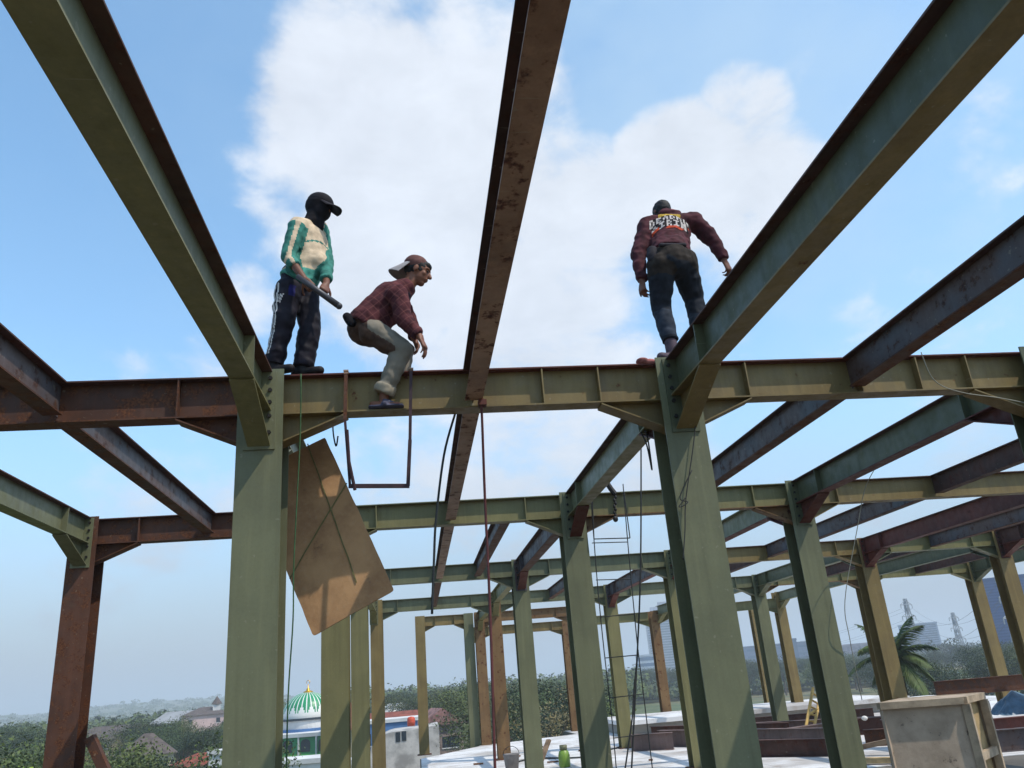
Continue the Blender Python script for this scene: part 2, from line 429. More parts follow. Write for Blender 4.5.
M['dim_floor'] = plain('dark_low_bounce_floor', (104,98,90), .95, .25, 1.0)  # near floor lies out of view; darkened to cut light bounced onto the beams
M['concrete'] = plain('grey_concrete', (150,146,138), .9, .2, 1.5)
M['conc_dark'] = plain('raw_concrete', (120,116,110), .9, .25, 1.2)
def poly_slab(name, pts, z, th, mat, parent=None):
    n = len(pts); vs = [(x, y, z-th) for x, y in pts]+[(x, y, z) for x, y in pts]
    fs = [tuple(range(n))[::-1], tuple(range(n, 2*n))]+[(i, (i+1) % n, (i+1) % n+n, i+n) for i in range(n)]
    return MB().add(vs, fs).build(name, mat, parent)
sl = poly_slab('floor_slab', [(-5.5,-4),(20,-4),(20,32),(5.0,30.2),(5.0,28),(1.75,26.6),(1.75,26.5),(.0,23.75),(.0,19.6),(-1.4,19.6),(-1.4,17),(-5.5,17)], FLOOR-.012, .22, M['dim_floor'])
tag(sl, kind='structure')
s2 = poly_slab('floor_screed', [(-1.3,14.6),(19.9,11.9),(19.9,31.9),(5.05,30.1),(5.05,27.95),(1.8,26.6),(1.8,26.45),(.03,23.7),(.03,19.55),(-1.3,19.55)], FLOOR, .010, M['slab'])
tag(s2, kind='structure')
bcol = empty('concrete_building', (8, 13, -8), 'unfinished concrete lower storeys carrying the white floor', 'building')
for k, (z0) in enumerate((-4.2,)):
    poly_slab('storey_slab', [(-13.3,-16.8),(11.8,-16.8),(11.8,18.5),(-2.8,16.8),(-7.9,10.4),(-7.9,6.4),(-13.3,3.8)], z0+8, .2, M['conc_dark'], bcol)
for x in XC[:6]+[16, 19.5]:
    for y in (-3.5, 5.6, 10, 15.6, 19.2, 29):
        if (x < 0 and y > 19) or (x < 5 and y > 27) or (x < -2 and y > 16): continue
        MB().box(x-.2-8, x+.2-8, y-.2-13, y+.2-13, 0, 7.67).build('pillar', M['conc_dark'], bcol)
# raised slab to the right
rs = empty('raised_slab', (9, 25, FLOOR), 'low raised white concrete slab with grey edge behind the orange column', 'concrete slab')
MB().box(-3.1, 6.0, -1.2, 2.2, .28, .40).build('top', M['slab'], rs)
MB().box(-3.0, 5.9, -1.0, 2.1, .0, .279).build('edge', M['concrete'], rs)
rs.location = (9, 26.2, FLOOR)

# steel beams lying on the floor
def lying(label, a, b, h, w, mat, z=0.0):
    a = Vector(a); b = Vector(b)
    ibeam(label, (a.x, a.y, FLOOR+h+z+.003), (b.x, b.y, FLOOR+h+z+.003), h, w, mat, mat, mat, (), name='loose_beam',
          group='loose steel beams lying on the white floor', cat='steel beam')
M['brown'] = steel('brown_primer_steel', (120,98,92), (100,82,76), .35, (116,78,62), .6, dust=.25)
M['bluegrey'] = steel('blue_grey_steel', (62,66,80), (54,56,66), .3, (80,56,48), .6)
lying('short brown beam lying in front of the column seen through the wire ladder', (4.9,20.1), (5.75,19.55), .36, .16, M['brown'])
lying('long brown beam lying on the floor left of the large column with wires', (5.75,20.6), (8.2,16.9), .36, .16, M['brown'])
lying('dark beam lying behind the long brown beam by the orange column', (6.1,22.6), (8.6,19.6), .34, .16, M['rust_dark'])
lying('long brown beam lying under the bamboo ladder', (7.6,20.9), (10.8,18.7), .34, .16, M['brown'])
lying('brown beam with a square cut end lying in front of the bamboo ladder', (7.9,18.0), (10.4,19.0), .34, .16, M['brown'])
lying('blue grey beam end between the brown beams right of the wired column', (6.9,18.4), (8.4,18.9), .26, .14, M['bluegrey'])
lying('dark brown beam lying nearest the foot of the wired column', (6.3,16.6), (7.6,15.3), .30, .15, M['rust_dark'])
lying('dark beam lying behind the foot of the slim green column', (8.6,23.2), (12.4,22.6), .30, .15, M['rust_dark'])
lying('rusty beam lying behind the left edge of the wooden box', (9.4,18.9), (12.6,18.1), .34, .15, M['rust_dark'])
lying('brown beam stacked crosswise just left of the wooden box', (8.7,16.4), (10.4,15.8), .30, .15, M['rust'])
lying('long red beam lying right of the wooden box', (9.4,15.7), (13.5,15.1), .36, .16, M['red'])
lying('grey beam lying nearest right of the wooden box', (8.4,13.9), (12.6,13.2), .34, .16, M['rust_grey'])
lying('rusty beam raised on supports behind the blue plastic sheet', (12.2,19.2), (16.8,18.6), .34, .15, M['rust'], .62)
lying('white painted beam lying behind the red one', (9.8,17.6), (12.3,17.5), .2, .15, M['slab'], .35)
# timbers
M['timber'] = plain('pale_timber', (186,158,112), .8, .25, 6)
M['timber_dark'] = plain('weathered_timber', (140,116,92), .85, .3, 6)
for k, (a, b, lb) in enumerate([((7.6,13.4),(8.7,14.7),'pale timber plank lying at the left foot of the wooden box'),
                  ((7.9,15.0),(9.0,14.1),'weathered timber beam propped on planks beside the wooden box'),
                  ((7.2,13.9),(8.3,13.1),'sunlit timber plank lying lowest beside the wooden box')]):
    m = MB(); z = FLOOR+.06+.09*(k == 1); m.bar((a[0],a[1],z),(b[0],b[1],z+(.25 if k == 1 else 0)), .16, .08)
    tag(m.build('timber_plank', M['timber_dark'] if k == 1 else M['timber']), lb, 'plank', 'timber planks beside the wooden box')

# ------------------------------------------------------------------ wooden formwork box
def plyface():
    m, nt, b = newmat('cement_stained_plywood'); v = coords(nt, (1,1,1), False)
    n1 = noisen(nt, v, 2.2, 6, .65); n2 = noisen(nt, v, 9, 5, .7); n3 = noisen(nt, v, 30, 3)
    base = mixc(nt, ramp(nt, n1, .35, .65), srgb(180,160,138), srgb(146,128,108))
    base = mixc(nt, ramp(nt, n2, .58, .68, 0, .75), base, srgb(66,56,48))
    base = mixc(nt, ramp(nt, n1, .60, .66, 0, .6), base, srgb(96,70,54))
    L(nt, base, b.inputs['Base Color']); b.inputs['Roughness'].default_value = .85; bump(nt, b, n3, .25, .006); return m
M['ply'] = plyface()
c0 = at(962, 697, 7.6); cl = at(878, 699, 7.85); cr_ = at(982, 694, 8.05)
zt_ = c0.z; zb_ = FLOOR
bx = empty('formwork_box', (c0.x, c0.y, FLOOR), 'tall wooden formwork box with cement stained face and tan framed side', 'wooden box')
def L2(p): return Vector((p.x-c0.x, p.y-c0.y, 0))
A0 = Vector((0,0,0)); B0 = L2(cl); C0 = L2(cr_); H = zt_-zb_
uB = B0.normalized(); uC = C0.normalized()
nB = Vector((uB.y, -uB.x, 0)); nB = nB if nB.y < 0 else -nB      # outward (toward the viewer)
nC = Vector((uC.y, -uC.x, 0)); nC = nC if nC.x > 0 else -nC
def wallp(name, p, q, th, nrm, z0, z1, mat, off=0):
    p = p+nrm*off; q = q+nrm*off; i = -nrm*th
    MB().hexa([p+Vector((0,0,z0)), q+Vector((0,0,z0)), q+i+Vector((0,0,z0)), p+i+Vector((0,0,z0)), p+Vector((0,0,z1)), q+Vector((0,0,z1)), q+i+Vector((0,0,z1)), p+i+Vector((0,0,z1))]).build(name, mat, bx)
wallp('front_panel', A0+uB*.012, B0, .018, nB, .02, H-.05, M['ply'], -.03)
wallp('side_panel', A0+uC*.02, C0, .018, nC, .02, H-.05, M['timber'], -.05)
D0 = B0+C0
wallp('back_panel', C0+uB*.02, D0, .018, -nB, .02, H-.05, M['ply'])
wallp('left_panel', B0, D0, .018, -nC, .02, H-.05, M['ply'])
lidp = [A0, B0, D0, C0]
MB().hexa([p+Vector((0,0,H-.03)) for p in lidp]+[p+Vector((0,0,H-.004)) for p in lidp]).build('lid', M['ply'], bx)
fr = MB()
def rail(p, q, z0, z1, w, mat=None):
    fr.bar(p+Vector((0,0,z0)), q+Vector((0,0,z1)), w, w)
M['frame_w'] = plain('old_timber_frame', (178,158,132), .85, .25, 7)
for nm, p, q in (('top_rail', A0, B0-uB*.0), ('top_rail', A0+uC*.04, C0), ('top_rail', B0, D0), ('top_rail', C0, D0)):
    MB().bar(p+Vector((0,0,H-.03)), q+Vector((0,0,H-.03)), .055, .06).build(nm, M['frame_w'], bx)
for p in (A0+uC*.03, A0+uC*(C0.length-.05)):
    MB().bar(p+nC*.012+Vector((0,0,0)), p+nC*.012+Vector((0,0,H-.062)), .07, .05, uC).build('post', M['frame_w'], bx)
MB().bar(A0+uC*.07+nC*.01+Vector((0,0,H-.52)), C0-uC*.09+nC*.01+Vector((0,0,H-.52)), .05, .07).build('cross_rail', M['frame_w'], bx)
MB().bar(A0+uC*.07+nC*.01+Vector((0,0,H-.98)), C0-uC*.09+nC*.01+Vector((0,0,H-.98)), .05, .07).build('cross_rail', M['frame_w'], bx)

# ------------------------------------------------------------------ hanging board
def boardmat():
    m, nt, b = newmat('stained_plywood_board'); v = coords(nt, (1,1,1), False)
    n1 = noisen(nt, v, 2.4, 6, .7); n2 = noisen(nt, v, 10, 5, .7); n3 = noisen(nt, v, 40, 4)
    base = mixc(nt, ramp(nt, n1, .32, .68), srgb(186,144,100), srgb(150,110,74))
    base = mixc(nt, ramp(nt, n2, .60, .72, 0, .7), base, srgb(84,56,40))
    base = mixc(nt, ramp(nt, n3, .5, .8, 0, .3), base, srgb(176,150,120))
    L(nt, base, b.inputs['Base Color']); b.inputs['Roughness'].default_value = .8; bump(nt, b, n2, .3, .01); return m
M['board'] = boardmat()
YB = 6.0
ca, cb, cc = at(325,437,YB), at(394,590,YB-.08), at(313,636,YB-.05)
ud = (cb-ca); ln_ = ud.length; ud.normalize(); us = (cc-cb); wd_ = us.length; us.normalize()
nn = ud.cross(us).normalized(); nn = nn if nn.y < 0 else -nn
hb = empty('hanging_board', ca, 'stained brown plywood sheet hanging tilted from green straps beside the left column', 'board')
g = MB(); nu, nv = 30, 16; th = .02
def corner(u, v):   # rounded corners, ragged edge
    p = ud*(u*ln_)+us*(v*wd_)
    e = .006*noise.noise(Vector((u*9, v*9, 3)))
    bulge = .018*math.sin(PI*u)*math.sin(PI*v)+.01*noise.noise(Vector((u*4, v*3, 0)))
    return p+nn*bulge+ud*e+us*e
def rc(u, v):
    # squash the outermost ring near the corners
    du = min(u, 1-u)*ln_; dv = min(v, 1-v)*wd_; R = .015
    if du < R and dv < R:
        x = R-du; y = R-dv; k = math.hypot(x, y)
        if k > R:
            s = R/k; x *= s; y *= s
            uu = (R-x)/ln_; vv = (R-y)/wd_
            u = uu if u < .5 else 1-uu; v = vv if v < .5 else 1-vv
    return u, v
us_ = [0,.012,.025,.04]+[.04+.92*k/(nu-6) for k in range(1, nu-6)]+[.96,.975,.988,1]
vs_ = [0,.025,.05,.08]+[.08+.84*k/(nv-6) for k in range(1, nv-6)]+[.92,.95,.975,1]
V1 = [[corner(*rc(u, v)) for v in vs_] for u in us_]
a_, b_ = len(us_), len(vs_)
vv = [p for row in V1 for p in row]+[p-nn*th for row in V1 for p in row]
ff = []
for i in range(a_-1):
    for j in range(b_-1):
        q = i*b_+j; ff.append((q, q+1, q+b_+1, q+b_)); o = a_*b_; ff.append((o+q, o+q+b_, o+q+b_+1, o+q+1))
rim = [i*b_ for i in range(a_)]+[(a_-1)*b_+j for j in range(1, b_)]+[i*b_+b_-1 for i in range(a_-2, -1, -1)]+[j for j in range(b_-2, 0, -1)]
for k in range(len(rim)):
    p, q = rim[k], rim[(k+1) % len(rim)]; ff.append((p, p+a_*b_, q+a_*b_, q))
g.add(vv, ff).build('sheet', M['board'], hb, smooth=False)
M['strap'] = plain('green_strap', (122,116,72), .8, .2, 20)
def strapline(name, u0, v0, u1, v1, w=.009):
    pts = [corner(u0+(u1-u0)*k/12, v0+(v1-v0)*k/12)+nn*.006 for k in range(13)]
    m = MB()
    for k in range(12): m.bar(pts[k], pts[k+1], w, .004, nn)
    m.build(name, M['strap'], hb)
strapline('strap', -.01, .22, .86, .34); strapline('strap', .32, -.01, .66, 1.0)

# ------------------------------------------------------------------ ropes, hoses, ladder, hanger
M['rope_dark'] = plain('dark_rope', (44,50,52), .8, .2, 30)
M['hose_red'] = plain('red_hose', (96,46,44), .5, .2, 10)
M['string'] = plain('green_string', (64,96,58), .8, .2, 30)
M['wire'] = plain('dark_wire', (52,52,50), .7, .2, 30)
M['hanger'] = plain('maroon_painted_bar', (62,36,40), .6, .3, 12)
M['paleline'] = plain('pale_string', (150,146,130), .8, .1, 20)
def smoothpts(pts, sub=6):
    P = [Vector(p) for p in pts]; out = []
    for i in range(len(P)-1):
        p0 = P[max(i-1,0)]; p1 = P[i]; p2 = P[i+1]; p3 = P[min(i+2, len(P)-1)]
        for k in range(sub):
            t = k/sub; out.append(.5*((2*p1)+(p2-p0)*t+(2*p0-5*p1+4*p2-p3)*t*t+(3*p1-p0-3*p2+p3)*t**3))
    out.append(P[-1]); return out
def line(name, pts, r, mat, label, cat, group=None, sub=6):
    return tag(MB().tube(smoothpts(pts, sub), r, 6).build(name, mat, smooth=True), label, cat, group)
line('rope', [at(455,414,5.68), at(444,455,5.7), at(436,520,5.72), at(434,560,5.74), at(432,614,5.72)], .009, M['rope_dark'], 'dark rope hanging from the front beam left of the centre joist', 'rope')
line('air_hose', [at(481,403,5.48), at(482,418,5.5), at(485,500,5.6), at(490,610,5.6), at(495,768,5.55), at(499,860,5.5)], .0095, M['hose_red'], 'long red hose hanging from the front beam to the floor', 'hose')
line('string', [at(301,374,5.40), at(300,440,5.42), at(294,560,5.44), at(293,620,5.46), at(288,700,5.5), at(286,800,5.5)], .005, M['string'], 'thin green string hanging down beside the large left column', 'string')
line('string', [at(921,352,5.4), at(934,380,5.45), at(960,392,5.45), at(1000,398,5.5), at(1030,404,5.5)], .004, M['paleline'], 'thin pale string sagging at the right end of the front beam', 'string')
line('string', [at(886,452,8.4), at(866,486,9.3), at(857,530,9.6), at(845,600,9.7), at(850,640,9.8), at(862,700,10)], .005, M['paleline'], 'thin pale string dangling below the dark green red-edged beam', 'string')
line('rope', [at(641,430,9.87), at(641,520,9.87), at(640,590,9.87), at(636,680,9.87), at(630,800,9.87)], .010, M['wire'], 'thin grey rope hanging just right of the wire ladder', 'rope')
line('wire', [at(697,395,5.41), at(694,440,5.40), at(686,498,5.41), at(685,530,5.41), at(683,560,5.41)], .004, M['wire'], 'dark wire hanging down the face of the large right column', 'wire')
line('wire', [at(692,470,5.40), at(680,497,5.41), at(688,502,5.40), at(679,507,5.40), at(686,497,5.40)], .004, M['wire'], 'small tangle of wire on the large right column', 'wire')
line('wire', [at(641,432,5.75), at(647,446,5.75), at(652,470,5.75), at(648,440,5.76), at(645,430,5.76)], .006, M['wire'], 'looped dark wire hanging under the haunch beside the right column', 'wire')
line('string', [at(333,402,6), at(333,430,6), at(336,446,5.98), at(338,436,5.97)], .006, M['rope_dark'], 'dark cord tying the hanging board to the beam above', 'cord')
# hanger hooked over the front beam
hg = empty('hanging_foothold', at(380,487,5.46), 'maroon steel bar foothold hooked over the front beam under the crouching worker', 'foothold')
o_ = hg.location
def rel(p): return Vector(p)-o_
yb = 5.47
tl = at(346,374,yb); bl = at(350,486,yb); br = at(408,486,yb); tr = at(411,371,yb)
for nm, a, b, w, mt in (('hook_bar', tl, at(345,420,yb), .024, 'rust'), ('hook_bar', tr, at(410,440,yb), .022, 'hanger'),
                    ('rod', at(345,420,yb), bl, .018, 'hanger'), ('rod', at(410,440,yb), br, .026, 'hanger'), ('foot_bar', bl+Vector((-.01,0,0)), br+Vector((.01,0,0)), .028, 'hanger')):
    MB().bar(rel(a), rel(b), w, w*.6, (0,1,0)).build(nm, M[mt], hg)
for p in (tl, tr):
    q = Vector((p.x, p.y, 3.792)); MB().bar(rel(q+Vector((0,-.012,.004))), rel(q+Vector((0,.2,.004))), .035, .012).build('hook', M['rust_light'], hg)
    MB().bar(rel(Vector((p.x, p.y, 3.786))), rel(p), .03, .02, (0,1,0)).build('hook_bar', M['rust_light'], hg)
MB().tube([rel(at(355,490,yb-.02)), rel(at(349,462,yb-.02)), rel(at(347,430,yb-.02))], .012, 6).build('strap', M['hanger'], hg)
# wire ladder hanging from second row beam
wl = empty('wire_ladder', at(610,600,9.86), 'thin steel wire ladder hanging from the second row beam', 'ladder')
o_ = wl.location.copy(); YL = 9.86
Lp = [at(590,484,YL), at(594,540,YL), at(598,590,YL), at(604,650,YL), at(612,720,YL), at(618,790,YL)]
Rp = [at(623,484,YL), at(628,545,YL), at(634,610,YL), at(638,650,YL), at(643,690,YL), at(655,790,YL)]
MB().tube([p-o_ for p in smoothpts(Lp)], .0065, 6).build('side_cable', M['wire'], wl)
MB().tube([p-o_ for p in smoothpts(Rp)], .0065, 6).build('side_cable', M['wire'], wl)
def rung(a, b): MB().tube([a-o_, b-o_], .006, 6).build('rung', M['wire'], wl)
rung(at(592,543,YL), at(627,542,YL)); rung(at(596,580,YL), at(631,579,YL)); rung(at(601,617,YL), at(634,614,YL))
rung(at(605,658,YL), at(638,655,YL)); rung(at(610,698,YL), at(643,694,YL)); rung(at(614,738,YL), at(648,734,YL))
wl2 = MB(); 
pts = [at(592,490,YL-.05), at(594,539,YL-.05), at(630,538,YL-.05), at(624,492,YL-.05)]
for k in range(3): wl2.tube([pts[k], pts[k+1]], .007, 6)
tag(wl2.build('steel_hanger', M['wire']), 'thin square wire hanger hooked over the second row beam above the ladder', 'hanger')
line('rope', [at(638,650,9.62), at(634,690,9.62), at(632,720,9.62), at(622,790,9.62)], .009, M['wire'], 'loose wire end swinging away from the ladder foot', 'wire')
# chain hoist hook at second row beam
ch = empty('chain_hoist', at(614,492,9.8), 'small chain hoist wrapped around the second row beam', 'hoist')
o_ = ch.location.copy()
MB().tube([at(607,483,9.78)-o_, at(611,489,9.78)-o_, at(615,494,9.78)-o_], .035, 8).build('hoist_body', M['dark'], ch)
m = MB()
for k in range(9):
    p = at(615+(.6 if k % 2 else -.6), 494+k*3.1, 9.78)-o_; m.ell(p, .018, .018, .028, n=8)
m.build('chain', M['dark'], ch)
MB().ell(at(615.5,519,9.78)-o_, .035, .03, .04, n=10).build('hook', M['dark'], ch)

# ------------------------------------------------------------------ bamboo ladder and small things on the floor
ld = empty('bamboo_ladder', (9.15, 18.3, FLOOR), 'yellow bamboo ladder leaning over the loose beams', 'ladder')
M['bamboo'] = plain('bamboo', (196,158,86), .6, .25, 8)
lo = Vector((9.15, 18.3, FLOOR))
Yl = 19.2
r1 = (at(804,738,Yl-.7), at(813,688,Yl)); r2 = (at(812,737,Yl-.7), at(820,698,Yl))
for r_ in (r1, r2): MB().tube([r_[0]-lo, r_[1]-lo], .035, 8).build('rail', M['bamboo'], ld)
for k in range(7):
    t = .06+k*.14; MB().tube([r1[0].lerp(r1[1], t)-lo, r2[0].lerp(r2[1], t*1.1)-lo], .022, 6).build('rung', M['bamboo'], ld)
MB().tube([at(807,716,Yl-.4)-lo, at(819,708,Yl-.2)-lo], .03, 6).build('brace', M['bamboo'], ld)
gc = empty('gas_cylinder', (2.95, 18.0, FLOOR), 'small bright green gas cylinder standing on the white floor', 'gas cylinder')
MB().lathe([(0,.0),(.10,.0),(.12,.03),(.12,.22),(.10,.30),(.04,.34),(.04,.36),(0,.36)], 20).build('tank', plain('green_cylinder_paint', (120,150,60), .4, .15), gc, True)
MB().lathe([(.07,.33),(.08,.33),(.08,.42),(.07,.42)], 20).build('collar', M['green'], gc, True)
MB().lathe([(0,.36),(.02,.36),(.02,.41),(0,.41)], 12).build('valve', M['dark'], gc, True)
m = MB(); m.bar((2.42,18.2,FLOOR), (2.75,18.6,FLOOR+.5), .1, .05)
tag(m.build('timber_offcut', M['timber_dark']), 'short timber offcut leaning beside the green gas cylinder', 'timber')
bk = empty('bucket', (1.9, 18.4, FLOOR), 'round grey cement bucket standing on the white floor', 'bucket')
MB().lathe([(0,0),(.13,0),(.17,.30),(.18,.31),(.17,.32),(.155,.30),(.12,.02),(0,.02)], 24).build('pail', plain('grey_plastic', (128,122,118), .6, .2), bk, True)
MB().tube([(.17*math.cos(PI*k/10), 0, .31+.15*math.sin(PI*k/10)) for k in range(11)], .006, 6).build('handle', M['wire'], bk)
# blue plastic sheet
m = MB(); nx = 16; c = Vector((11.9, 16.1, FLOOR+.36))
vs = []; 
for i in range(nx):
    for j in range(nx):
        u = i/(nx-1)-.5; v = j/(nx-1)-.5; rr = math.hypot(u, v)
        z = .62*max(0, 1-rr*2.0)**.7+.09*noise.noise(Vector((u*6, v*6, 1)))
        vs.append(c+Vector((u*1.15, v*.8, max(z*.72, .01))))
m.add(vs, [(i*nx+j, (i+1)*nx+j, (i+1)*nx+j+1, i*nx+j+1) for i in range(nx-1) for j in range(nx-1)])
tag(m.build('plastic_sheet', plain('blue_plastic', (84,112,132), .35, .3, 5)), 'crumpled blue plastic sheet lying on the beams by the right edge', 'plastic sheet')
rg = MB().ell((9.75, 18.2, FLOOR+.38), .07, .06, .05, n=12).build('rag', plain('white_rag', (220,216,208), .9, .1))
tag(rg, 'small white bundle lying on the beam by the bamboo ladder', 'rag')
line('cable', [(1.9,19.4,FLOOR+.02), (2.6,20.4,FLOOR+.02), (3.6,19.6,FLOOR+.02), (4.3,20.6,FLOOR+.02), (5.1,21.5,FLOOR+.02)], .018, M['wire'], 'dark cable snaking over the white floor behind the gas cylinder', 'cable')
ro = random.Random(5)
M['offcut'] = plain('brown_offcut', (120,84,60), .8, .3, 8)
for k in range(26):
    x_ = ro.uniform(1.2, 9.5); y_ = ro.uniform(17.2, 24); a_ = ro.uniform(0, PI); l_ = ro.uniform(.08, .3)
    o_c = MB().bar((0,0,.022), (l_*math.cos(a_), l_*math.sin(a_), .022), ro.uniform(.03,.09), .03).build('offcut', M[ro.choice(['offcut','timber_dark','rust'])], loc=(x_, y_, FLOOR+.002))
    tag(o_c, 'small brown offcut lying on the white floor', 'offcut', 'small offcuts strewn over the white floor')
# ------------------------------------------------------------------ people
def remeshed(mb, name, mats, voxel, smooth=4, parent=None, wr=None, matfn=None, keep=None):
    tmp = mb.build('tmp', mats)
    md = tmp.modifiers.new('r', 'REMESH'); md.mode = 'VOXEL'; md.voxel_size = voxel; md.use_smooth_shade = True
    if smooth:
        s = tmp.modifiers.new('s', 'SMOOTH'); s.factor = .5; s.iterations = smooth
    bpy.context.view_layer.update()
    dg = bpy.context.evaluated_depsgraph_get()
    me = bpy.data.meshes.new_from_object(tmp.evaluated_get(dg)); me.name = name
    bpy.data.objects.remove(tmp)
    if wr:
        nr = [v.normal.copy() for v in me.vertices]
        for v, n_ in zip(me.vertices, nr): v.co = v.co + n_*wr(v.co)
    me.materials.clear()
    for m in (mats if isinstance(mats, (list, tuple)) else [mats]): me.materials.append(m)
    if matfn:
        for p in me.polygons: p.material_index = matfn(p.center, p.normal)
    else:
        for p in me.polygons: p.material_index = 0
    for p in me.polygons: p.use_smooth = True
    me.update()
    o = bpy.data.objects.new(name, me); COL.objects.link(o)
    if parent: o.parent = parent
    return o

def wrinkle(amp, sc1=(9, 9, 22), sc2=30):
    def f(p):
        q = Vector((p.x*sc1[0], p.y*sc1[1], p.z*sc1[2]))
        a = noise.noise(q); b = noise.noise(Vector((p.x*sc2, p.y*sc2, p.z*sc2))+Vector((5,3,1)))
        r = 1-abs(noise.noise(q*.8+Vector((9,2,4))))*2
        return amp*(.7*a+.35*b+.5*(r-.4))
    return f

def cloth(name, c, var=.3, rough=.85, scale=14, spec=.2):
    return plain(name, c, rough, var, scale, .3, 0, spec)
SKIN = plain('skin', (112,70,50), .55, .12, 12, .08, 0, .35)
SKIN2 = plain('tan_skin', (126,80,58), .55, .12, 12, .08, 0, .35)  # even, slightly lighter tan for the crouching worker
HAIR = plain('black_hair', (20,18,18), .7, .2, 40)

def hand(mb, w, d, pn, thumb, curl=.5, spread=.018, size=1.0):
    """w wrist, d direction of fingers, pn palm normal (towards palm), thumb +1/-1 side"""
    w = Vector(w); d = Vector(d).normalized(); pn = Vector(pn); pn = (pn-d*pn.dot(d)).normalized(); s = d.cross(pn).normalized()*thumb
    S = size; kn = w+d*.085*S
    mb.limb(w-d*.02*S, w+d*.02*S, .026*S, .033*S, .62, s)
    mb.limb(w+d*.02*S, kn, .036*S, .041*S, .42, s)
    for k, (off, ln_, r) in enumerate(((.030,.072,.0088), (.010,.080,.009), (-.010,.075,.0088), (-.029,.058,.0078))):
        p = kn+s*off*S-d*.012*S*abs(off)/.03
        dd = (d+s*off*spread*40*.35).normalized(); a = curl*(.55+.12*k)
        for seg, fr in enumerate((.45,.30,.25)):
            ca, sa = math.cos(a), math.sin(a)
            v = (dd*ca+pn*sa); q = p+v*ln_*fr*S
            mb.limb(p, q, r*S*(1-.08*seg), r*S*(1-.08*(seg+1)), n=8); p = q; a += curl*.75
    p = w+d*.03*S+s*.032*S; v = (d*.62+s*.72+pn*.35).normalized()
    for seg, fr in enumerate((.035,.03,.024)):
        q = p+v*fr*S; mb.limb(p, q, .0115*S*(1-.08*seg), .0112*S*(1-.08*(seg+1)), n=8); p = q
        v = (v+d*.25+pn*.3*curl-s*.1).normalized()

def head(mb, c, fw, up, s=1.0):
    """head centre c; fw face direction"""
    fw = Vector(fw).normalized(); up = Vector(up); up = (up-fw*up.dot(fw)).normalized(); lt = up.cross(fw)
    c = Vector(c); ax = (fw, lt, up)
    mb.ell(c-fw*.012*s+up*.022*s, .098*s, .076*s, .098*s, ax)
    mb.ell(c+fw*.030*s-up*.030*s, .062*s, .058*s, .078*s, ax)          # face
    mb.ell(c+fw*.052*s-up*.088*s, .030*s, .034*s, .024*s, ax)          # chin
    mb.ell(c+fw*.076*s+up*.030*s, .020*s, .052*s, .012*s, ax)          # brow
    mb.limb(c+fw*.088*s+up*.012*s, c+fw*.108*s-up*.024*s, .010*s, .016*s, 1, lt)   # nose
    mb.ell(c+fw*.086*s-up*.050*s, .014*s, .026*s, .008*s, ax); mb.ell(c+fw*.083*s-up*.063*s, .013*s, .022*s, .008*s, ax)  # lips
    for q in (-1, 1):
        mb.ell(c+lt*q*.040*s+fw*.056*s-up*.018*s, .022*s, .018*s, .02*s, ax)       # cheek bones
        mb.ell(c+lt*q*.078*s-fw*.008*s-up*.006*s, .018*s, .008*s, .030*s, ax)       # ears
    return ax
def eyes(c, ax, parent, s=1.0):
    fw, lt, up = ax
    for q in (-1, 1):
        m = MB().ell(c+fw*.082*s+lt*q*.031*s+up*.008*s, .007*s, .013*s, .006*s, ax, 10)
        m.build('eye', plain('eye', (40,32,30), .3, .1), parent, True)

# ---------------- masked worker standing at the left
def P1(px, py, Y): return at(px, py, Y)
foot1 = at(313, 375, 5.586)
w1 = empty('person', (at(295,374,5.586).x, 5.586, 3.802), 'standing person in black balaclava cap, cream and green jersey, holding a dark bar', 'person')
def build_person(root, J, spec):
    o = root.location.copy()
    return {k: v-o for k, v in J.items()}
J = dict(head=P1(319,208,5.58), neck=P1(313,224,5.58), chest=P1(311,240,5.58), belly=P1(312,263,5.57), hip=P1(297,284,5.58),
         rs=P1(297,226,5.44), re=P1(288,256,5.40), rw=P1(304,279,5.33), ls=P1(320,229,5.70), le=P1(327,262,5.66), lw=P1(326,285,5.42),
         rh=P1(288,290,5.50), rk=P1(283,325,5.50), ra=P1(274,364,5.55), lh=P1(305,290,5.64), lk=P1(310,328,5.60), la=P1(303,368,5.60))
o = w1.location.copy(); J = {k: v-o for k, v in J.items()}
F1 = Vector((.82, -.45, -.35)).normalized()
side1 = Vector((.45,.82,0)).normalized()
b = MB()
ax = head(b, J['head'], F1, (0.3,0,1))
b.limb(J['neck']+Vector((-.01,0,-.02)), J['head']-Vector((.01,0,.05)), .055, .05)
b.limb(J['belly'], J['chest'], .12, .13, .7, side1); b.limb(J['hip'], J['belly'], .125, .115, .7, side1); b.limb(J['rs'], J['ls'], .05, .05)
for s in ('r', 'l'):
    b.limb(J[s+'s'], J[s+'e'], .045, .036); b.limb(J[s+'e'], J[s+'w'], .036, .026)
    b.limb(J[s+'h'], J[s+'k'], .075, .052); b.limb(J[s+'k'], J[s+'a'], .05, .036)
bar_a = at(297,276,5.31)-o; bar_b = at(339,306,5.36)-o; bd = (bar_b-bar_a).normalized()
hand(b, J['rw'], bd*.8+Vector((0,.1,-.3)), (0,.9,.2), -1, 1.5, size=.95)
hand(b, J['lw'], Vector((-.1,-.55,-.75)), (-.3,.7,.2), 1, 1.4, size=1.0)
body = remeshed(b, 'body', SKIN, .0055, 3, w1)
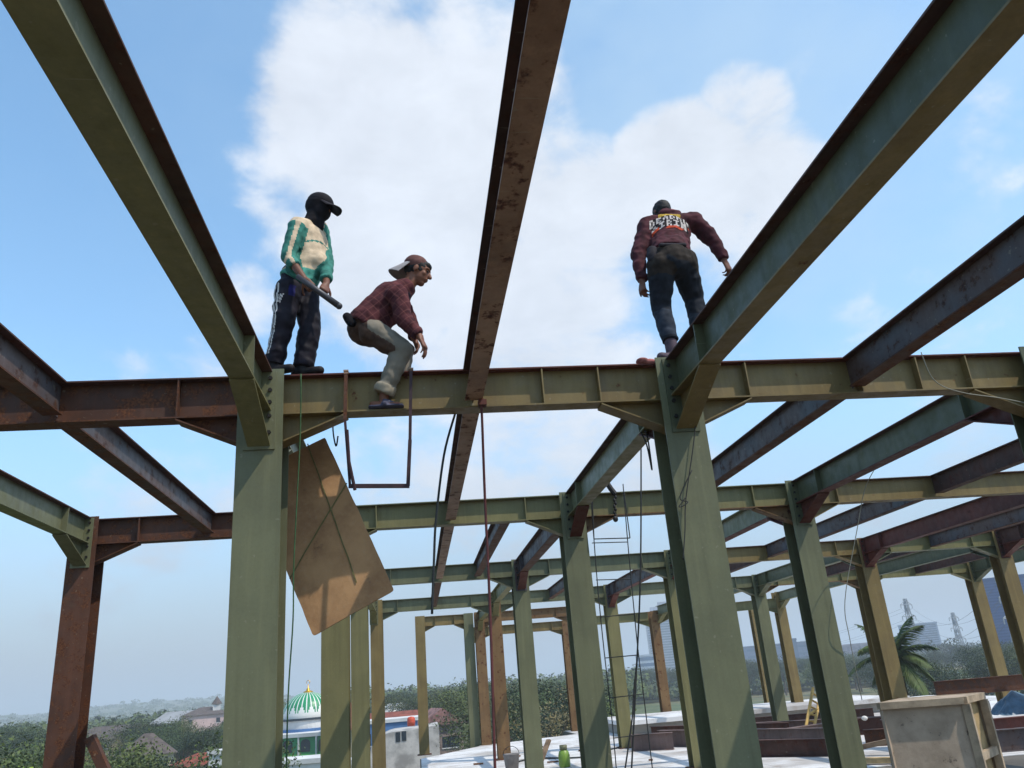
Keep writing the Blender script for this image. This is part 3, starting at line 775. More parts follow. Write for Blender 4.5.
# glove/hand tint stays skin
balac = MB(); fw, lt, up = ax; hc = J['head']
balac.ell(hc-fw*.012+up*.02, .112, .098, .110, ax); balac.ell(hc+fw*.036-up*.035, .086, .076, .088, ax); balac.ell(hc+fw*.092-up*.01, .022, .026, .03, ax)
balac.limb(hc-up*.07, J['neck']-Vector((0,0,.01)), .074, .085, .9, lt)
balac.limb(hc-up*.11+fw*.05, J['neck']+Vector((.05,-.02,-.05)), .05, .035)
BLK = cloth('black_knit', (24,21,26), .3, .9)
remeshed(balac, 'balaclava', BLK, .008, 4, w1, wrinkle(.004))
cp = MB(); cp.ell(hc-fw*.008+up*.045, .116, .097, .086, ax); 
remeshed(cp, 'cap', cloth('black_cap', (30,27,32), .2, .8), .008, 3, w1)
pk = MB(); n_ = 14
vs = []; 
for i in range(n_+1):
    a = -1.15+2.3*i/n_
    for r_ in (0, .5, 1.0):
        inn = fw*(.088*math.cos(a)+.0)+lt*(.086*math.sin(a)); out = fw*(.06+.155*math.cos(a)**.8 if math.cos(a) > 0 else .06)+lt*(.088*math.sin(a))
        p = hc+up*.035+inn.lerp(out, r_)-up*(.030*r_+.02*r_*math.sin(a)**2)
        vs += [p+up*.004, p-up*.004]
fs = []
for i in range(n_):
    for r_ in range(2):
        a0 = (i*3+r_)*2; a1 = ((i+1)*3+r_)*2
        fs += [(a0, a0+2, a1+2, a1), (a0+1, a1+1, a1+3, a0+3)]
    a0 = (i*3+2)*2; a1 = ((i+1)*3+2)*2; fs.append((a0, a0+1, a1+1, a1))
pk.add(vs, fs).build('peak', cloth('black_peak', (34,30,36), .2, .6), w1, True)
# jersey
js = MB()
js.limb(J['belly'], J['chest']+Vector((0,0,.02)), .135, .140, .72, side1); js.limb(J['hip']+Vector((-.01,0,-.01)), J['belly'], .165, .138, .78, side1, c0=False)
js.limb(J['rs'], J['ls'], .066, .066); js.ell(J['belly']+F1*.025, .11, .11, .12)
js.limb(J['chest'], J['neck']-Vector((0,0,.03)), .12, .07, .8, side1)
for s in ('r', 'l'):
    js.limb(J[s+'s'], J[s+'e'], .068, .054); js.limb(J[s+'e'], J[s+'e'].lerp(J[s+'w'], .45 if s == 'r' else .8), .056, .046, c1=False)
GRN = cloth('jersey_green', (66,132,118), .3); CRM = cloth('jersey_cream', (214,190,160), .18); 
AQ = cloth('jersey_aqua', (96,178,158), .25)
vcam = (EYE-w1.location).normalized()
def jersey(c, n):
    for s in ('r', 'l'):
        a = J[s+'s']; e = J[s+'e']; w_ = J[s+'w']
        for p, q in ((a, e), (e, w_)):
            t = max(-.2, min(1, (c-p).dot(q-p)/(q-p).length_squared)); dd = (c-(p+(q-p)*t))
            if dd.length < .088 and not (p is a and t < .0) and ((c.y < a.y+.03) if s == 'r' else (c.y > a.y-.068 or p is e)):
                sd_ = (q-p).normalized().cross(vcam).normalized(); dn = dd.normalized()   # stripe along the outer sleeve
                return 1 if (dn.dot(vcam) > .1 and abs(dn.dot(sd_)*(1 if sd_.x > 0 else -1)-.05) < .27 and s == 'r') else 0
    h = c.z-J['hip'].z
    if h < .07: return 2
    if .26 < h-.30*(c.x-J['hip'].x) < .275: return 0
    return 1
remeshed(js, 'jersey', [GRN, CRM, AQ], .0095, 4, w1, wrinkle(.009, (7, 7, 18)), jersey)
tr = MB()
tr.limb(J['hip']+Vector((0,0,.05)), J['hip']-Vector((0,0,.02)), .145, .145, .75, side1)
tr.limb(J['rh'], J['rk'], .100, .082); tr.limb(J['rk'], J['ra'], .080, .070, c1=False)
tr.limb(J['lh'], J['lk'], .100, .084); tr.limb(J['lk'], J['la'], .084, .074, c1=False)
NVY = cloth('dark_navy_track', (30,26,36), .3, .7); WHT = cloth('white_stripe', (205,200,196), .1); BLU = cloth('blue_panel', (34,34,96), .2)
def trou(c, n):
    for a, e in ((J['rh'], J['rk']), (J['rk'], J['ra'])):
        t = (c-a).dot(e-a)/(e-a).length_squared
        if -.05 < t < 1.0:
            dd = c-(a+(e-a)*t)
            if dd.length < .14 and (e-a).length > .05:
                ang = math.degrees(math.atan2(dd.y, dd.x))
                if a is J['rh'] or t < .8:
                    sd_ = (e-a).normalized().cross(vcam).normalized(); kk = dd.normalized().dot(sd_)*(1 if sd_.x > 0 else -1)
                    if dd.dot(vcam) > -.02 and (-.97 < kk < -.86 or -.76 < kk < -.66): return 1
                if a is J['rh'] and .28 < t < .5:
                    k = (ang+95+t*70)
                    if 0 < k < 5 or 9 < k < 14 or 18 < k < 23: return 1
                if a is J['rh'] and 0 < t < .3 and -75 < ang < -45: return 2
    return 0
remeshed(tr, 'track_trousers', [NVY, WHT, BLU], .0095, 4, w1, wrinkle(.012, (9,9,14)), trou)
SHO = cloth('dark_shoe', (34,30,30), .3, .6)
for s, dr in (('r', Vector((.9,-.3,0))), ('l', Vector((.95,-.25,0)))):
    sh = MB(); a = J[s+'a']; base = Vector((a.x, a.y, .045)); d_ = dr.normalized()
    sh.limb(base-d_*.05, base+d_*.13, .045, .036, .9, Vector((0,0,1)).cross(d_)); sh.limb(Vector((a.x,a.y,.12)), base, .05, .048)
    remeshed(sh, 'shoe', SHO, .008, 2, w1)
tl_ = MB().tube([bar_a+o, (bar_a+bar_b)/2+o, bar_b+o-bd*.01], [.019, .022, .024], 12)
tl_.ell(bar_b+o, .026, .026, .026, n=10)
tag(tl_.build('steel_bar', plain('dark_grey_bar', (70,68,72), .45, .25, 10), smooth=True), 'dark grey steel bar held across the body by the masked worker', 'bar')

# ---------------- crouching worker
YC = 5.586
w2 = empty('person', (at(388,410,5.5).x, YC, 3.513), 'crouching person in maroon checked shirt, backward cap and grey jeans, arm reaching down', 'person')
o = w2.location.copy()
J = dict(head=at(418,272,YC), neck=at(408,286,YC), chest=at(391,300,YC), belly=at(376,316,YC), hip=at(367,329,YC),
         rs=at(398,295,5.42), re=at(404,321,5.38), rw=at(420,337,5.36), ls=at(400,303,5.75), le=at(412,324,5.78), lw=at(414,338,5.66),
         rh=at(372,332,5.49), rk=at(402,350,5.46), ra=at(384,397,5.525), lh=at(372,332,5.67), lk=at(404,351,5.72), la=at(394,410,5.685))
J = {k: v-o for k, v in J.items()}
F2 = Vector((.93, -.12, -.36)).normalized(); sideY = Vector((0,1,0))
b = MB(); ax = head(b, J['head'], F2, (.25,0,1), 1.0); fw, lt, up = ax; hc = J['head']
b.limb(J['neck']-Vector((.02,0,.03)), J['head']-up*.06-fw*.02, .056, .054)
b.limb(J['belly'], J['chest'], .11, .12, .7, sideY); b.limb(J['hip'], J['belly'], .12, .11, .72, sideY); b.limb(J['rs'], J['ls'], .05, .05)
for s in ('r', 'l'):
    b.limb(J[s+'s'], J[s+'e'], .045, .036); b.limb(J[s+'e'], J[s+'w'], .038, .027)
    b.limb(J[s+'h'], J[s+'k'], .075, .055); b.limb(J[s+'k'], J[s+'a'], .05, .036)
    fb = Vector((J[s+'a'].x, J[s+'a'].y, .035)); b.limb(J[s+'a'], fb, .036, .036); b.limb(fb-Vector((.08,0,.0)), fb+Vector((.10,-.01,-.008)), .034, .026, .8, sideY)
hand(b, J['rw'], (.35,-.05,-.95), (-.7,.25,-.2), 1, .45, .02, 1.08)
hand(b, J['lw'], (.3,-.1,-.95), (-.7,-.2,-.2), -1, .5, size=1.0)
remeshed(b, 'body', SKIN2, .0055, 3, w2)
eyes(hc, ax, w2)
h = MB(); h.ell(hc-fw*.022+up*.03, .102, .083, .095, ax); h.ell(hc+fw*.055+up*.062, .035, .05, .03, ax)
remeshed(h, 'hair', HAIR, .007, 2, w2, wrinkle(.005, (40,40,40), 70))
cpm = cloth('faded_brown_cap', (120,82,76), .25)
h = MB(); h.ell(hc-fw*.035+up*.05, .098, .094, .084, ax); remeshed(h, 'cap', cpm, .007, 3, w2, wrinkle(.003))
h = MB()
vs = []
for i in range(13):
    a = -1.25+2.5*i/12
    for r_ in (0, .5, 1.0):
        inn = -fw*(.100*math.cos(a)+.03)+lt*(.088*math.sin(a)); out = -fw*(.05+.175*max(math.cos(a), 0)**.7)+lt*(.086*math.sin(a))
        p = hc+up*.030+inn.lerp(out, r_)-up*(.085*r_+.02*r_*math.sin(a)**2); vs += [p+up*.004, p-up*.004]
fs = []
for i in range(12):
    for r_ in range(2):
        a0 = (i*3+r_)*2; a1 = ((i+1)*3+r_)*2; fs += [(a0, a0+2, a1+2, a1), (a0+1, a1+1, a1+3, a0+3)]
    a0 = (i*3+2)*2; a1 = ((i+1)*3+2)*2; fs.append((a0, a0+1, a1+1, a1))
h.add(vs, fs).build('peak', cloth('pale_peak', (168,160,158), .1), w2, True)
s_ = MB()
s_.limb(J['belly'], J['chest'], .172, .165, .86, sideY); s_.limb(J['hip']+Vector((-.02,0,-.02)), J['belly'], .190, .172, .86, sideY, c0=False)
s_.limb(J['chest'], J['neck']-Vector((.03,0,.02)), .160, .095, .85, sideY); s_.limb(J['rs']-Vector((.02,0,0)), J['ls']-Vector((.02,0,0)), .078, .078)
s_.limb(J['chest']+Vector((.06,0,-.04)), J['belly']+Vector((.10,0,-.02)), .09, .08, .9, sideY)
for s in ('r', 'l'):
    s_.limb(J[s+'s'], J[s+'e'], .078, .062); s_.limb(J[s+'e'], J[s+'e'].lerp(J[s+'w'], .9), .060, .046, c1=False)
def check():
    m, nt, bb = newmat('maroon_checked_cloth'); v = coords(nt, (1,1,1), False)
    n1 = noisen(nt, v, 14, 5); sx = nt.nodes.new('ShaderNodeSeparateXYZ'); 
    mp = nt.nodes.new('ShaderNodeMapping'); mp.inputs['Rotation'].default_value = (0, .7, 0); L(nt, v, mp.inputs[0]); L(nt, mp.outputs[0], sx.inputs[0])
    base = mixc(nt, ramp(nt, n1, .3, .7), srgb(92,50,52), srgb(58,30,34))
    for ch_ in (0, 2):
        a = nt.nodes.new('ShaderNodeMath'); a.operation = 'PINGPONG'; L(nt, sx.outputs[ch_], a.inputs[0]); a.inputs[1].default_value = .027
        base = mixc(nt, ramp(nt, a.outputs[0], 0, .006, .45, 0), base, srgb(122,76,70))
    L(nt, base, bb.inputs['Base Color']); bb.inputs['Roughness'].default_value = .9; bb.inputs['Specular IOR Level'].default_value = .15
    bump(nt, bb, n1, .3, .01); return m
CHK = check()
remeshed(s_, 'checked_shirt', CHK, .0095, 4, w2, wrinkle(.014, (12,9,12)))
ub = MB(); ub.limb(J['chest']+Vector((.12,0,.03)), J['belly']+Vector((.2,0,.03)), .035, .02, 2.0, Vector((1,0,0)))
remeshed(ub, 'open_shirt_front', cloth('dark_cloth_flap', (36,26,38), .2), .009, 3, w2, wrinkle(.008))
hipd = MB()
hipd.limb(J['hip']+Vector((-.02,0,.0)), J['hip']+Vector((.03,0,-.02)), .148, .14, .85, sideY)
for s in ('r', 'l'):
    hipd.limb(J[s+'h'], J[s+'k'], .104, .080); hipd.limb(J[s+'k'], J[s+'a']+Vector((0,0,.03)), .078, .064, c1=False)
    e = J[s+'a']+Vector((0,0,.03)); d_ = (J[s+'k']-e).normalized()
    hipd.limb(e+d_*.06, e-d_*.005, .079, .079, c0=False, c1=False)
JN = cloth('faded_grey_jeans', (128,120,106), .16, scale=5); JD = cloth('brown_seat_cloth', (88,66,54), .3); JC = cloth('pale_turnup', (158,146,126), .15)  # JD is the brown of the seat and the underside of the thighs
def jean(c, n):
    for s in ('r', 'l'):
        e = J[s+'a']+Vector((0,0,.03)); d_ = (J[s+'k']-e).normalized()
        if -.03 < (c-e).dot(d_) < .065 and (c-e).length < .14: return 2
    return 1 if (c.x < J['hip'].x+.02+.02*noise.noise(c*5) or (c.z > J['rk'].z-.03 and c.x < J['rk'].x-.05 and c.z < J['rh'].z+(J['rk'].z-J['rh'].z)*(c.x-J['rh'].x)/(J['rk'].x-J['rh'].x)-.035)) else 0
remeshed(hipd, 'jeans', [JN, JD, JC], .009, 4, w2, wrinkle(.010, (12,10,14)), jean)
bg = MB(); bg.limb(J['hip']+Vector((-.135,-.12,.05)), J['hip']+Vector((-.10,-.13,-.01)), .045, .045, .7)
remeshed(bg, 'waist_pouch', BLK, .01, 3, w2, wrinkle(.006))
SAN = cloth('grey_blue_sandal', (84,84,104), .3, .6)
for s in ('r', 'l'):
    a = J[s+'a']; m = MB(); d_ = Vector((1,-.05,0)).normalized(); c_ = Vector((a.x, a.y, .0))
    m.limb(c_+Vector((-.10,0,.015)), c_+Vector((.13,-.01,.015)), .048, .046, .28, sideY); m.limb(c_+Vector((.0,-.04,.03)), c_+Vector((.02,.04,.03)), .022, .022); m.limb(c_+Vector((.0,0,.06)), c_+Vector((.08,0,.03)), .04, .03, .6, sideY)
    remeshed(m, 'sandal', SAN, .007, 2, w2)

# ---------------- worker seen from behind
w3 = empty('person', (at(668,355,5.55).x+.05, 5.6, 3.802), 'person seen from behind bending forward, maroon printed sweatshirt and dark jeans', 'person')
o = w3.location.copy()
J = dict(head=at(662,213,5.93), neck=at(668,220,5.80), chest=at(669,232,5.70), belly=at(670,246,5.60), hip=at(671,260,5.50),
         ls=at(648,226,5.72), le=at(638,257,5.66), lw=at(642,281,5.60), rs=at(694,222,5.72), re=at(713,240,5.72), rw=at(724,260,5.70),
         lh=at(661,266,5.50), lk=at(661,307,5.60), la=at(671,345,5.53), rh=at(683,262,5.52), rk=at(694,300,5.66), ra=at(702,340,5.62))
J = {k: v-o for k, v in J.items()}
sx_ = Vector((.98,-.15,0)).normalized(); F3 = Vector((-.15,.75,-.6)).normalized()
b = MB(); ax = head(b, J['head'], F3, (0,.5,1), .94); fw, lt, up = ax; hc = J['head']
b.limb(J['neck'], J['head']-up*.05, .056, .054)
b.limb(J['belly'], J['chest'], .115, .12, .7, sx_); b.limb(J['hip'], J['belly'], .12, .115, .72, sx_); b.limb(J['ls'], J['rs'], .05, .05)
for s in ('r', 'l'):
    b.limb(J[s+'s'], J[s+'e'], .045, .036); b.limb(J[s+'e'], J[s+'w'], .038, .027)
    b.limb(J[s+'h'], J[s+'k'], .075, .055); b.limb(J[s+'k'], J[s+'a'], .05, .036)
hand(b, J['lw'], (-.05,.0,-1), (.8,.3,0), -1, .7, .01, 1.0)
hand(b, J['rw'], (.35,.1,-.9), (-.5,.7,0), 1, .9, size=1.05)
remeshed(b, 'body', SKIN, .0055, 3, w3)
h = MB(); h.ell(hc-fw*.014+up*.018, .100, .080, .100, ax); remeshed(h, 'hair', HAIR, .008, 2, w3, wrinkle(.005, (40,40,40), 70))
MAR = cloth('maroon_sweatshirt', (84,42,48), .35); 
s_ = MB()
s_.limb(J['belly'], J['chest'], .165, .178, .72, sx_); s_.limb(J['hip']+Vector((0,0,.05)), J['belly'], .160, .158, .72, sx_, c0=False)
s_.limb(J['chest'], J['neck']-Vector((0,.0,.02)), .16, .085, .75, sx_); s_.limb(J['ls'], J['rs'], .084, .084)
s_.limb(J['neck']-Vector((.04,.05,-.02)), J['neck']+Vector((.06,-.04,.01)), .062, .055)      # hood
for s in ('r', 'l'):
    s_.limb(J[s+'s'], J[s+'e'], .082, .066); s_.limb(J[s+'e'], J[s+'e'].lerp(J[s+'w'], .97), .064, .046, c1=False)
PNK = cloth('pink_cloth', (178,112,112), .2)  # pink for upward faces on the right of the hood
sw = remeshed(s_, 'sweatshirt', [MAR, PNK], .0095, 4, w3, wrinkle(.015, (9,9,16)), lambda c, n: 1 if ((c-J['neck']+Vector((0,.04,-.03))).length < .07 and c.x > J['neck'].x and n.z > .3) else 0)
# back print: worn block lettering with a yellow arch and an orange flash
bv = BVHTree.FromPolygons([v.co.copy() for v in sw.data.vertices], [tuple(p.vertices) for p in sw.data.polygons])
PC = [cloth('print_white', (196,186,180), .25, scale=60), cloth('print_yellow', (196,160,62), .3, scale=60), cloth('print_orange', (196,72,40), .3, scale=60), cloth('print_black', (26,20,24), .1)]
GL = {'D': ('110','101','101','101','110'), 'E': ('111','100','110','100','111'), 'R': ('110','101','110','101','101'), 'S': ('111','100','111','001','111'),
      'N': ('101','111','111','111','101'), 'I': ('111','010','010','010','111'), 'O': ('111','101','101','101','111'), 'A': ('010','101','111','101','101'), 'H': ('101','101','111','101','101')}
def textgrid(word, w): 
    rows = ['']*5
    for c_ in word:
        for r_ in range(5): rows[r_] += GL[c_][r_]+'0'
    return rows
T1 = textgrid('DEADRH', 24); T2 = textgrid('AIRIN', 20)
def pcol(u, v):
    v = v+.85*(u-.5)**2    # u 0..1 left-right, v 0..1 bottom-top
    arch = .80
    if v > arch: return 1 if (v < arch+.12 and .22 < u < .78) else None
    top = arch-.02
    if v > .48:
        r_ = int((top-v)/(max(top-.50, .01))*5); c_ = int(u*len(T1[0]))
        if 0 <= r_ < 5: return 0 if T1[r_][c_] == '1' else 3
        return None
    if v > .18 and .06 < u < .94:
        r_ = int((.46-v)/.28*5); c_ = int((u-.06)/.88*len(T2[0]))
        if 0 <= r_ < 5 and c_ < len(T2[0]):
            if u < .24 and v < .32: return 2
            return 0 if T2[r_][c_] == '1' else 3
        return None
    if v > .06 and abs(u-.60-.5*(v-.1)) < .20: return 2
    return None
pc0 = (J['chest']*.45+J['neck']*.15+J['belly']*.40); upv = (J['neck']-J['belly']).normalized(); W_, H_ = .34, .30
nrm = sx_.cross(upv).normalized(); nrm = nrm if nrm.y > 0 else -nrm
pm = MB(); nu, nv = 72, 54; pts = {}
for i in range(nu+1):
    for j in range(nv+1):
        u, v = i/nu, j/nv; q = pc0+sx_*((u-.5)*W_)+upv*((v-.35)*H_)-nrm*.5
        hit = bv.ray_cast(q, nrm)
        if hit[0] is not None: pts[(i, j)] = hit[0]-nrm*.004
idx = {}
for k in pts: idx[k] = len(pm.v); pm.v.append(tuple(pts[k]))
for i in range(nu):
    for j in range(nv):
        c_ = pcol((i+.5)/nu, (j+.5)/nv)
        ks = [(i,j),(i+1,j),(i+1,j+1),(i,j+1)]
        if c_ is not None and all(k in idx for k in ks): pm.f.append(tuple(idx[k] for k in ks)); pm.m.append(c_)
pm.build('back_print', PC, sw, True)
JDN = cloth('dark_blue_jeans', (34,38,46), .3); JBR = cloth('brown_dirt_on_jeans', (52,44,38), .35); JGR = cloth('worn_grey_blue_denim', (50,57,68), .25)
tr = MB()
tr.limb(J['hip']+Vector((0,0,.09)), J['hip']-Vector((0,0,.03)), .142, .172, .78, sx_, c0=False)
for s in ('r', 'l'):
    tr.limb(J[s+'h'], J[s+'k'], .116, .082); tr.limb(J[s+'k'], J[s+'a']+Vector((0,0,.03)), .080, .064, c1=False)
def dj(c, n):
    if c.z > J['lh'].z-.02+.22*noise.noise(c*6): return 1
    if c.z < J['lk'].z-.06+.05*noise.noise(c*9) and c.z > J['la'].z+.07: return 2
    return 0
remeshed(tr, 'jeans', [JDN, JBR, JGR], .009, 4, w3, wrinkle(.010, (10,10,16)), dj)
bt = MB(); bt.limb(J['hip']+Vector((-.15,-.02,.07)), J['hip']+Vector((-.16,-.03,-.0)), .045, .05); bt.limb(J['hip']+Vector((-.10,-.09,.085)), J['hip']+Vector((.10,-.09,.085)), .016, .016)
remeshed(bt, 'belt_pouch', cloth('dark_pouch', (50,46,50), .3), .009, 3, w3, wrinkle(.006))
for s, dr in (('r', Vector((.2,1,0))), ('l', Vector((-.35,-.0,0)))):
    sh = MB(); a = J[s+'a']; base = Vector((a.x, a.y, .04))
    if s == 'l': d_ = Vector((-.80,-.35,0)).normalized()
    else: d_ = Vector((.3,.9,0)).normalized()
    sh.limb(base-d_*.04, base+d_*.12, .045, .036, .9, Vector((0,0,1)).cross(d_)); sh.limb(a+Vector((0,0,.02)), base, .05, .046)
    remeshed(sh, 'shoe', cloth('grey_mauve_shoe', (94,78,86), .3, .7), .008, 2, w3)
rgm = MB(); p0 = at(648,355,5.52); rgm.ell((p0.x, 5.55, 3.815), .09, .06, .03); rgm.ell((p0.x-.05, 5.53, 3.825), .05, .05, .03)
tag(remeshed(rgm, 'cloth', cloth('red_white_cloth', (190,120,112), .4), .01, 2, None, wrinkle(.01)), 'faded red cloth lying on the front beam by the bending worker', 'cloth')
rgm = MB().box(-.03,.03,-.04,.04,-.02,.02); oo = rgm.build('clamp', M['red'], loc=(.535, 5.50, 3.52)); tag(oo, 'small red clamp at the foot of the front joist', 'clamp')
m = MB().tube([(.535,5.50,3.56),(.535,5.50,3.49)], .012, 8)
m.build('screw', M['red'], oo).location = (-.535,-5.50,-3.52)

# ------------------------------------------------------------------ land
GZ = -8.0
def groundmat():
    m, nt, b = newmat('grass_and_field'); v = coords(nt, (1,1,1), False)
    n1 = noisen(nt, v, .012, 6); n2 = noisen(nt, v, .15, 6, .65); n3 = noisen(nt, v, 1.5, 4)
    base = mixc(nt, ramp(nt, n1, .42, .58), srgb(78,92,50), srgb(116,104,72))
    base = mixc(nt, ramp(nt, n2, .4, .7), base, srgb(60,74,40)); base = mixc(nt, ramp(nt, n3, .5, .8, 0, .5), base, srgb(120,112,78))
    L(nt, base, b.inputs['Base Color']); b.inputs['Roughness'].default_value = .95; return m
M['ground'] = groundmat()
g = MB(); R_ = 9000; 
rings = [0, 60, 200, 500, 1000, 1600, 2300, 2700]
n_ = 96; vs = [(0, 0, GZ)]; 
def hz(x, y):
    r = math.hypot(x, y); a = math.degrees(math.atan2(x, y))
    h = 0
    if r > 1200:
        k = min(1, (r-1200)/900); w_ = max(0, 1-abs(a+20)/26)
        h = k*w_*(34+16*noise.noise(Vector((a*.12, 3, 0)))+9*noise.noise(Vector((a*.5, 1, 0))))
        h += k*(5+6*noise.noise(Vector((a*.2, 7, 0))))
    return GZ+max(h, 0)
vs = []; fs = []
vs.append((0, 0, GZ))
for r in rings[1:]+[5200, R_]:
    for k in range(n_):
        a = 2*PI*k/n_; x, y = r*math.sin(a), r*math.cos(a); vs.append((x, y, hz(x, y) if r < 5000 else GZ-2))
for k in range(n_): fs.append((0, 1+(k+1) % n_, 1+k))
for i in range(len(rings)):
    for k in range(n_):
        a = 1+i*n_+k; b_ = 1+i*n_+(k+1) % n_; fs.append((a, b_, b_+n_, a+n_))
tag(g.add(vs, fs).build('ground', M['ground'], smooth=True), kind='structure')

def leafmat(name, c1, c2, c3):
    m, nt, b = newmat(name); v = coords(nt); n1 = noisen(nt, v, .6, 3); n2 = noisen(nt, v, 3.5, 3)
    oi = nt.nodes.new('ShaderNodeObjectInfo')
    base = mixc(nt, ramp(nt, n1, .35, .65), srgb(*c1), srgb(*c2)); base = mixc(nt, ramp(nt, oi.outputs['Random'], 0, 1, 0, .75), base, srgb(c3[0]*1.12, c3[1]*1.02, c3[2]*.9)); base = mixc(nt, ramp(nt, n2, .45, .7), base, srgb(*c3))
    L(nt, base, b.inputs['Base Color']); b.inputs['Roughness'].default_value = .6; b.inputs['Specular IOR Level'].default_value = .25
    return m
LF = [leafmat('dark_leaves', (42,58,34), (26,38,24), (68,82,46)), leafmat('mid_leaves', (54,74,36), (32,50,28), (86,102,52)),
      leafmat('dry_leaves', (88,88,56), (72,80,48), (110,104,74)), leafmat('bright_leaves', (110,142,40), (88,122,36), (140,160,60))]
BARK = plain('bark', (96,82,66), .9, .3, 5)
def crown(seed, rx, rz, zc, nclump, nleaf, ls, lobes=7, droop=.3):
    rnd = random.Random(seed); m = MB(); cl = []
    lob = [(Vector((rnd.uniform(-.55,.55)*rx, rnd.uniform(-.55,.55)*rx, zc+rnd.uniform(-.5,.6)*rz)), rnd.uniform(.38,.62)) for _ in range(lobes)]
    for _ in range(nclump):
        c, s = rnd.choice(lob); d = Vector((rnd.gauss(0,1), rnd.gauss(0,1), rnd.gauss(0,1))).normalized()
        if d.z < -.3: d.z *= .3
        rr = rnd.uniform(.55, 1.05)
        cl.append((c+Vector((d.x*rx*s, d.y*rx*s, d.z*rz*s))*1*rr if False else Vector((c.x+d.x*rx*s*rr, c.y+d.y*rx*s*rr, c.z+d.z*rz*s*rr)), d))
    for c, d in cl:
        for _ in range(nleaf):
            p = c+Vector((rnd.gauss(0,1), rnd.gauss(0,1), rnd.gauss(0,.7)))*ls*1.6
            nrm = (d*.7+Vector((rnd.gauss(0,.7), rnd.gauss(0,.7), rnd.gauss(0,.7)+.4))).normalized(); a = nrm.orthogonal().normalized(); q = nrm.cross(a)
            an = rnd.uniform(0, 6.28); u = a*math.cos(an)+q*math.sin(an); w = nrm.cross(u); s = ls*rnd.uniform(.5, 1.1)
            m.add([p-u*s*.5, p+w*s*.28, p+u*s*.5, p-w*s*.28], [(0,1,2,3)])
    return m, lob
def make_tree(seed, kind, h, rx, rz, mat, nc, nl, ls, trunk=True):
    m, lob = crown(seed, rx, rz, h-rz, nc, nl, ls)
    rnd = random.Random(seed+5)
    me = m.mesh('crown_mesh', mat)
    t = MB(); tr = .035*h
    t.tube([(0,0,0),(.1,.05,h*.25),(0,.1,h*.45),(.05,0,h-rz)], [tr, tr*.75, tr*.6, tr*.3], 8)
    for c, s in lob: t.tube([(0,.05,h*.38), (c.x*.4, c.y*.4, c.z*.45+h*.22), tuple(c)], [tr*.45, tr*.28, tr*.1], 6)
    return me, t.mesh('trunk_mesh', BARK)
TREES = [make_tree(1, 'broad', 9.0, 4.6, 3.2, LF[0], 260, 26, .30), make_tree(2, 'broad', 9.8, 4.2, 3.8, LF[1], 260, 26, .30), make_tree(3, 'round', 8.2, 3.6, 3.0, LF[0], 220, 26, .28),
         make_tree(4, 'sparse', 9.2, 3.8, 3.6, LF[2], 120, 16, .26), make_tree(5, 'tall', 11.0, 3.2, 4.6, LF[1], 240, 24, .30)]
BUSH = make_tree(9, 'bush', 3.0, 2.2, 1.4, LF[3], 300, 56, .07)
def tree(x, y, v, s=1.0, label='', group=None, z=GZ, mesh=None, name='tree', cat='tree', rnd=random):
    cm, tm = mesh or TREES[v]
    r = empty(name, (x, y, z), label, cat, group, rnd.uniform(0, 6.28)); r.scale = (s*rnd.uniform(.9,1.15), s*rnd.uniform(.9,1.15), s)
    for nm, me in (('crown', cm), ('trunk', tm)):
        o = bpy.data.objects.new(nm, me); COL.objects.link(o); o.parent = r
    return r
KL = ['dense dark green tree in the wood around the village', 'mid green bushy tree in the wood around the village', 'small dark rounded tree in the wood around the village',
      'thin dry olive tree in the wood around the village', 'tall mid green tree standing above the wood']
rt = random.Random(21)
def pdir(px, dist, py=700):
    d = ray(px, py); k = dist/math.hypot(d.x, d.y); return d.x*k, d.y*k
blocked = []
def scatter(n, px0, px1, d0, d1, kinds, s0, s1, label_add, zg=GZ, power=1.0):
    placed = 0
    for _ in range(n*4):
        if placed >= n: break
        px = rt.uniform(px0, px1); d = d0+(d1-d0)*rt.random()**power; x, y = pdir(px, d)
        if any((x-a)**2+(y-b)**2 < c*c for a, b, c in blocked): continue
        v = rt.choice(kinds)
        tree(x, y, v, rt.uniform(s0, s1), KL[v]+label_add, 'trees around the village, kind '+'abcde'[v]+label_add, rnd=rt, z=zg+hz(x, y)-GZ); blocked.append((x, y, 4.0)); placed += 1
# footprints kept clear (mosque, houses) and the views of them
def clear(px, d, r):
    x, y = pdir(px, d); blocked.append((x, y, r))
for px, d, r in ((305,140,17),(305,118,10),(305,100,9),(305,85,8),(305,72,8),(345,128,10),(151,128,10),(152,110,10),(152,92,9),(152,76,7),(405,92,12),(405,78,9),(402,66,8),(400,54,7),(395,110,12),(400,130,12),(440,100,9),(436,84,7),(210,88,6),(228,84,4),(205,200,20),(205,230,20)):
    clear(px, d, r)
scatter(60, -60, 60, 45, 220, (0,1,2,1,4,3), .5, .98, ' on the left')
scatter(80, 70, 245, 48, 230, (0,1,0,2,1,3), .48, .95, ' on the left')
scatter(12, 235, 385, 150, 260, (0,2,1), .7, .95, ' behind the mosque')
scatter(16, 380, 420, 140, 280, (0,2,0), .85, 1.1, ' behind the white house')
scatter(34, 425, 500, 62, 200, (0,1,3,0,3), .85, 1.12, ' in the centre')
scatter(30, 500, 605, 62, 200, (0,1,3,1), .80, 1.08, ' in the centre')
scatter(16, 600, 700, 66, 86, (1,2), .40, .6, ' beyond the white floor')
scatter(34, 610, 760, 300, 460, (0,2,0,1), .9, 1.25, ' beyond the field')
scatter(26, 740, 860, 230, 420, (0,2,0,1), .9, 1.2, ' on the right')
scatter(46, 860, 1060, 90, 420, (0,2,0,1), .75, 1.1, ' on the right', power=.8)
